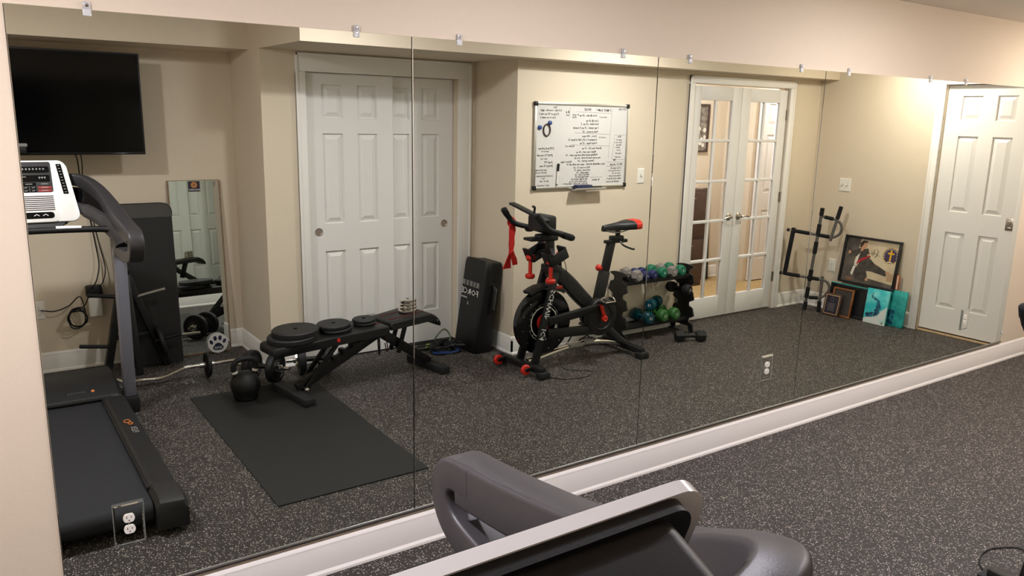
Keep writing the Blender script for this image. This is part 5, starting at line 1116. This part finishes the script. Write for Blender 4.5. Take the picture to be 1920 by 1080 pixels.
pp('emblem_cross', [(em.y+a, em.z+b) for a, b in ((-0.008, -0.050), (0.008, -0.050), (0.008, 0.012), (0.030, 0.012), (0.030, 0.026), (0.008, 0.026), (0.008, 0.048), (-0.008, 0.048), (-0.008, 0.026), (-0.030, 0.026), (-0.030, 0.012), (-0.008, 0.012))], M_gold, 0.0100)
m = t.L()
for k in range(15):
    a = math.radians(200-k*15.7); m.add([V(-0.0100, em.y+q*math.cos(b), em.z+q*math.sin(b)) for q, b in ((0.054, a-0.05), (0.062, a-0.05), (0.062, a+0.05), (0.054, a+0.05))], [(0, 1, 2, 3)])
m.box(-0.0101, -0.0099, em.y-0.022, em.y+0.022, em.z-0.060, em.z-0.053); t.part('emblem_lettering', m, M_wlet, pr, smooth=0)
m = t.L()
for pts in ([(0.50, 0.22), (0.53, 0.34), (0.55, 0.20), (0.56, 0.36)], [(0.60, 0.18), (0.62, 0.30), (0.58, 0.38), (0.64, 0.22)], [(0.48, 0.30), (0.56, 0.28), (0.66, 0.33)]): m.tube(smooth_path([V(-0.0092, Yp(a), Zp(b)) for a, b in pts], 5), 0.0013, 4)
t.part('signature', m, M_ink, pr); 
m = t.L(); text_mb(m, 'BEST', 0.030, (-0.0090, Yp(0.15), Zp(0.945)), (0, 1, 0), (0, 0, 1), (-1, 0, 0), 0.0006); t.part('print_lettering', m, mat('poster_orange', 'b5673a', 0.4), pr)

t = leaner('black_frame', 'wide black picture frame at the back of the floor row, under the poster', 'picture', 6.505, 1.430, 0.0, 0.36, 0.285, 6, g)
t.part('frame', fr(t.L(), 0.37, 0.285, 0.022, 0.018), M_black); t.part('panel', t.L().box(-0.006, 0, -0.17, 0.17, 0.012, 0.272), mat('charcoal_print', '1b1d1f', 0.3), smooth=0)
t.part('teal_edge', t.L().box(-0.019, -0.001, -0.186, 0.186, 0.284, 0.290), M_teal2)
t = leaner('wooden_frame', 'oak picture frame around a dark grey picture, behind the plaque', 'picture', 6.455, 1.455, 0.0, 0.20, 0.255, 9, g)
t.part('frame', fr(t.L(), 0.205, 0.258, 0.015, 0.018), M_wood); t.part('picture', t.L().box(-0.008, 0, -0.09, 0.09, 0.012, 0.245), mat('grey_picture', '3f3b37', 0.25), smooth=0)
t = leaner('award_plaque', 'small dark plaque with a gold border at the front of the floor row', 'plaque', 6.410, 1.520, 0.0, 0.16, 0.20, 10, g)
t.part('wood_base', t.L().box(-0.016, 0, -0.082, 0.082, 0, 0.205, 0.004), M_brown); pl = t.part('plate', t.L().box(-0.0185, -0.0155, -0.068, 0.068, 0.014, 0.190), mat('plaque_gold', (0.62, 0.45, 0.24), 0.35, metal=0.9), smooth=0)
t.part('engraved_panel', t.L().box(-0.0195, -0.018, -0.061, 0.061, 0.021, 0.183), mat('plaque_violet', '1f1a2c', 0.3), pl, smooth=0)
m = t.L()
for k in range(7): m.box(-0.0200, -0.0194, -0.038+0.004*(k % 3), 0.038-0.004*(k % 2), 0.112-k*0.011, 0.1145-k*0.011)
m.tube([V(-0.0197, 0.016*math.cos(a), 0.150+0.016*math.sin(a)) for a in [2*math.pi*k/20 for k in range(20)]], 0.001, 4, closed=True); t.part('engraving', m, M_midgrey, pl)
t = leaner('painted_canvas', 'turquoise canvas with a dark blue swirl and white corner, in front', 'painting', 6.480, 1.135, 0.0, 0.20, 0.30, 7, g)
cw, ch = 0.205, 0.305
t.part('canvas', t.L().box(-0.018, 0, -cw/2, cw/2, 0, ch, 0.002), M_teal); cv = t.o.children[0]
t.part('pale_corner', flat(t.L(), [(-cw/2+0.001, 0.001), (cw/2-0.001, 0.001), (cw/2-0.004, 0.040), (0.03, 0.060), (-0.02, 0.095), (-cw/2+0.001, 0.17)], 0.0184), M_canvasw, cv, smooth=0)
sw = []
for k in range(40):
    f = k/39; a = math.radians(120-300*f); q = 0.018+0.070*f
    sw.append((0.030+q*0.55*math.cos(a)+0.010*math.sin(k*2.1), 0.205-0.13*f*f+q*0.55*math.sin(a)))
m = t.L()
for k, (y, z) in enumerate([(0.035, 0.275), (0.045, 0.262), (0.050, 0.245), (0.042, 0.228), (0.024, 0.222), (0.010, 0.212), (-0.005, 0.198), (-0.015, 0.180), (-0.020, 0.160), (-0.020, 0.138), (-0.014, 0.116), (0.000, 0.098), (0.018, 0.086), (0.038, 0.078), (0.056, 0.072), (0.070, 0.070)]):
    for j in range(5):
        r_ = 0.004+0.0026*k if k < 10 else 0.030-0.002*(k-10); a = random.uniform(0, 6.28)
        p = [(y+0.6*r_*math.cos(a)+q*math.cos(b), z+0.6*r_*math.sin(a)+q*math.sin(b)) for q, b in ((0.5*r_, a), (0.35*r_, a+1.2), (0.9*r_, a+2.2), (0.4*r_, a+3.1), (0.8*r_, a+4.2), (0.3*r_, a+5.3))]
        flat(m, p, 0.0186+0.00012*j+0.00003*k)
t.part('swirl', m, M_swirl, cv, smooth=0)
m = t.L(); 
for y, z in ((-0.078, 0.030), (-0.070, 0.018), (-0.082, 0.016)): m.box(-0.0190, -0.0184, y-0.006, y+0.006, z-0.003, z+0.003)
t.part('signature', m, M_ink, cv, smooth=0)
t = leaner('painted_canvas', 'darker turquoise canvas tucked behind the swirl canvas, nearest the pocket door', 'painting', 6.545, 1.010, 0.0, 0.20, 0.30, 6, g)
t.part('canvas', t.L().box(-0.018, 0, -0.10, 0.10, 0, 0.315, 0.002), M_teal2); m = t.L()
for j in range(14):
    y, z = 0.03+random.uniform(-0.03, 0.03), 0.08+random.uniform(-0.05, 0.06); flat(m, ell(y, z, random.uniform(0.008, 0.02), random.uniform(0.01, 0.03), 9, random.uniform(0, 180)), 0.0184+0.0001*j)
t.part('dark_blot', m, M_swirl, smooth=0)
t = leaner('orange_book', 'thin book with an orange and white spine standing beside the poster', 'book', 6.580, 1.020, 0.318, 0.03, 0.12, 4, g)
t.part('cover', t.L().box(-0.020, 0, -0.013, 0.013, 0, 0.125, 0.001), mat('orange_cover', 'b2643f', 0.5)); t.part('spine_stripe', t.L().box(-0.0208, -0.0198, -0.005, 0.004, 0.004, 0.120), M_pw, smooth=0)

# ------------------------------------------------------------------ things in the hall behind the glass
t = Thing('hall_picture', 'dark framed picture on the hall wall, seen through the glass door', 'picture', T(6.54, DH, 1.39))
t.part('frame', t.A().ringbox(T(6.54, DH-0.025, 0), -0.10, 0.10, 1.385, 1.885, 0.018, 0, 0.024), M_brown)
pr = t.part('print', t.A().box(6.455, 6.625, DH-0.012, DH-0.001, 1.40, 1.87), mat('hall_print', '8d8376', 0.4, noise=(18, '4a4440', 0.4, 0.6)), smooth=0)
m = t.A()
for k in range(9): x, z = 6.54+0.05*math.cos(k*2.4), 1.54+0.09*math.sin(k*1.7); m.add([V(x+0.022*math.cos(a), DH-0.0125-0.0002*k, z+0.022*math.sin(a)) for a in [2*math.pi*q/10 for q in range(10)]], [tuple(range(10))])
t.part('print_flowers', m, ml, pr, smooth=0)
t = Thing('hall_cabinet', 'tall dark brown cabinet in the hall behind the glass door', 'cabinet', T(6.15, 3.2, 0))
t.part('carcass', t.A().box(5.92, 6.375, 3.06, DH-0.02, 0.0, 1.020, 0.004), M_brown)
for z0_, z1_ in ((0.05, 0.50), (0.53, 0.99)):
    dd = t.part('door', t.A().box(5.935, 6.36, 3.045, 3.060, z0_, z1_, 0.004), M_brown); t.part('pull', t.A().bar((6.10, 3.036, z1_-0.06), (6.20, 3.036, z1_-0.06), 0.010, 0.010, 0.002).bar((6.11, 3.036, z1_-0.06), (6.11, 3.046, z1_-0.06), 0.008, 0.008).bar((6.19, 3.036, z1_-0.06), (6.19, 3.046, z1_-0.06), 0.008, 0.008), M_bronze, dd)
t = Thing('hall_folding_board', 'thin dark board standing against the wall beside the hall cabinet', 'board', T(6.66, 3.30, 0))
t.part('panel', t.A().push(T(6.662, 3.27, 0) @ Rx(-3)).box(-0.045, 0.045, -0.012, 0.012, 0, 1.00, 0.004).pop(), mat('dark_green_board', '22302a', 0.5)); t.part('edge', t.A().push(T(6.662, 3.27, 0) @ Rx(-3)).box(0.040, 0.048, -0.014, 0.014, 0, 1.003, 0.002).pop(), M_brown)
t = Thing('hall_plant', 'small green potted plant on the hall cabinet', 'plant', T(6.20, 3.18, 1.020))
t.part('pot', t.L().lathe((0, 0, 0), (0, 0, 1), [(0, 0), (0.030, 0), (0.040, 0.055), (0.036, 0.055), (0.033, 0.045), (0, 0.045)], 20), M_pw)
for k in range(14):
    a = k*2.4; l_ = 0.05+0.03*random.random(); q = V(math.cos(a), math.sin(a), 0); m = t.L()
    m.loft([[V(0, 0, 0.045)+q*(l_*f)+V(0, 0, l_*1.1*f*(1.4-f*0.9))+V(-q.y, q.x, 0)*(s*0.012*math.sin(math.pi*min(0.98, f+0.05))) for s in (-1, 1)] for f in (0, 0.25, 0.5, 0.75, 1.0)], caps=False)
    t.part('leaf', m, mat('plant_green', '4c7a2e', 0.5) if 'plant_green' not in MT else MT['plant_green'])
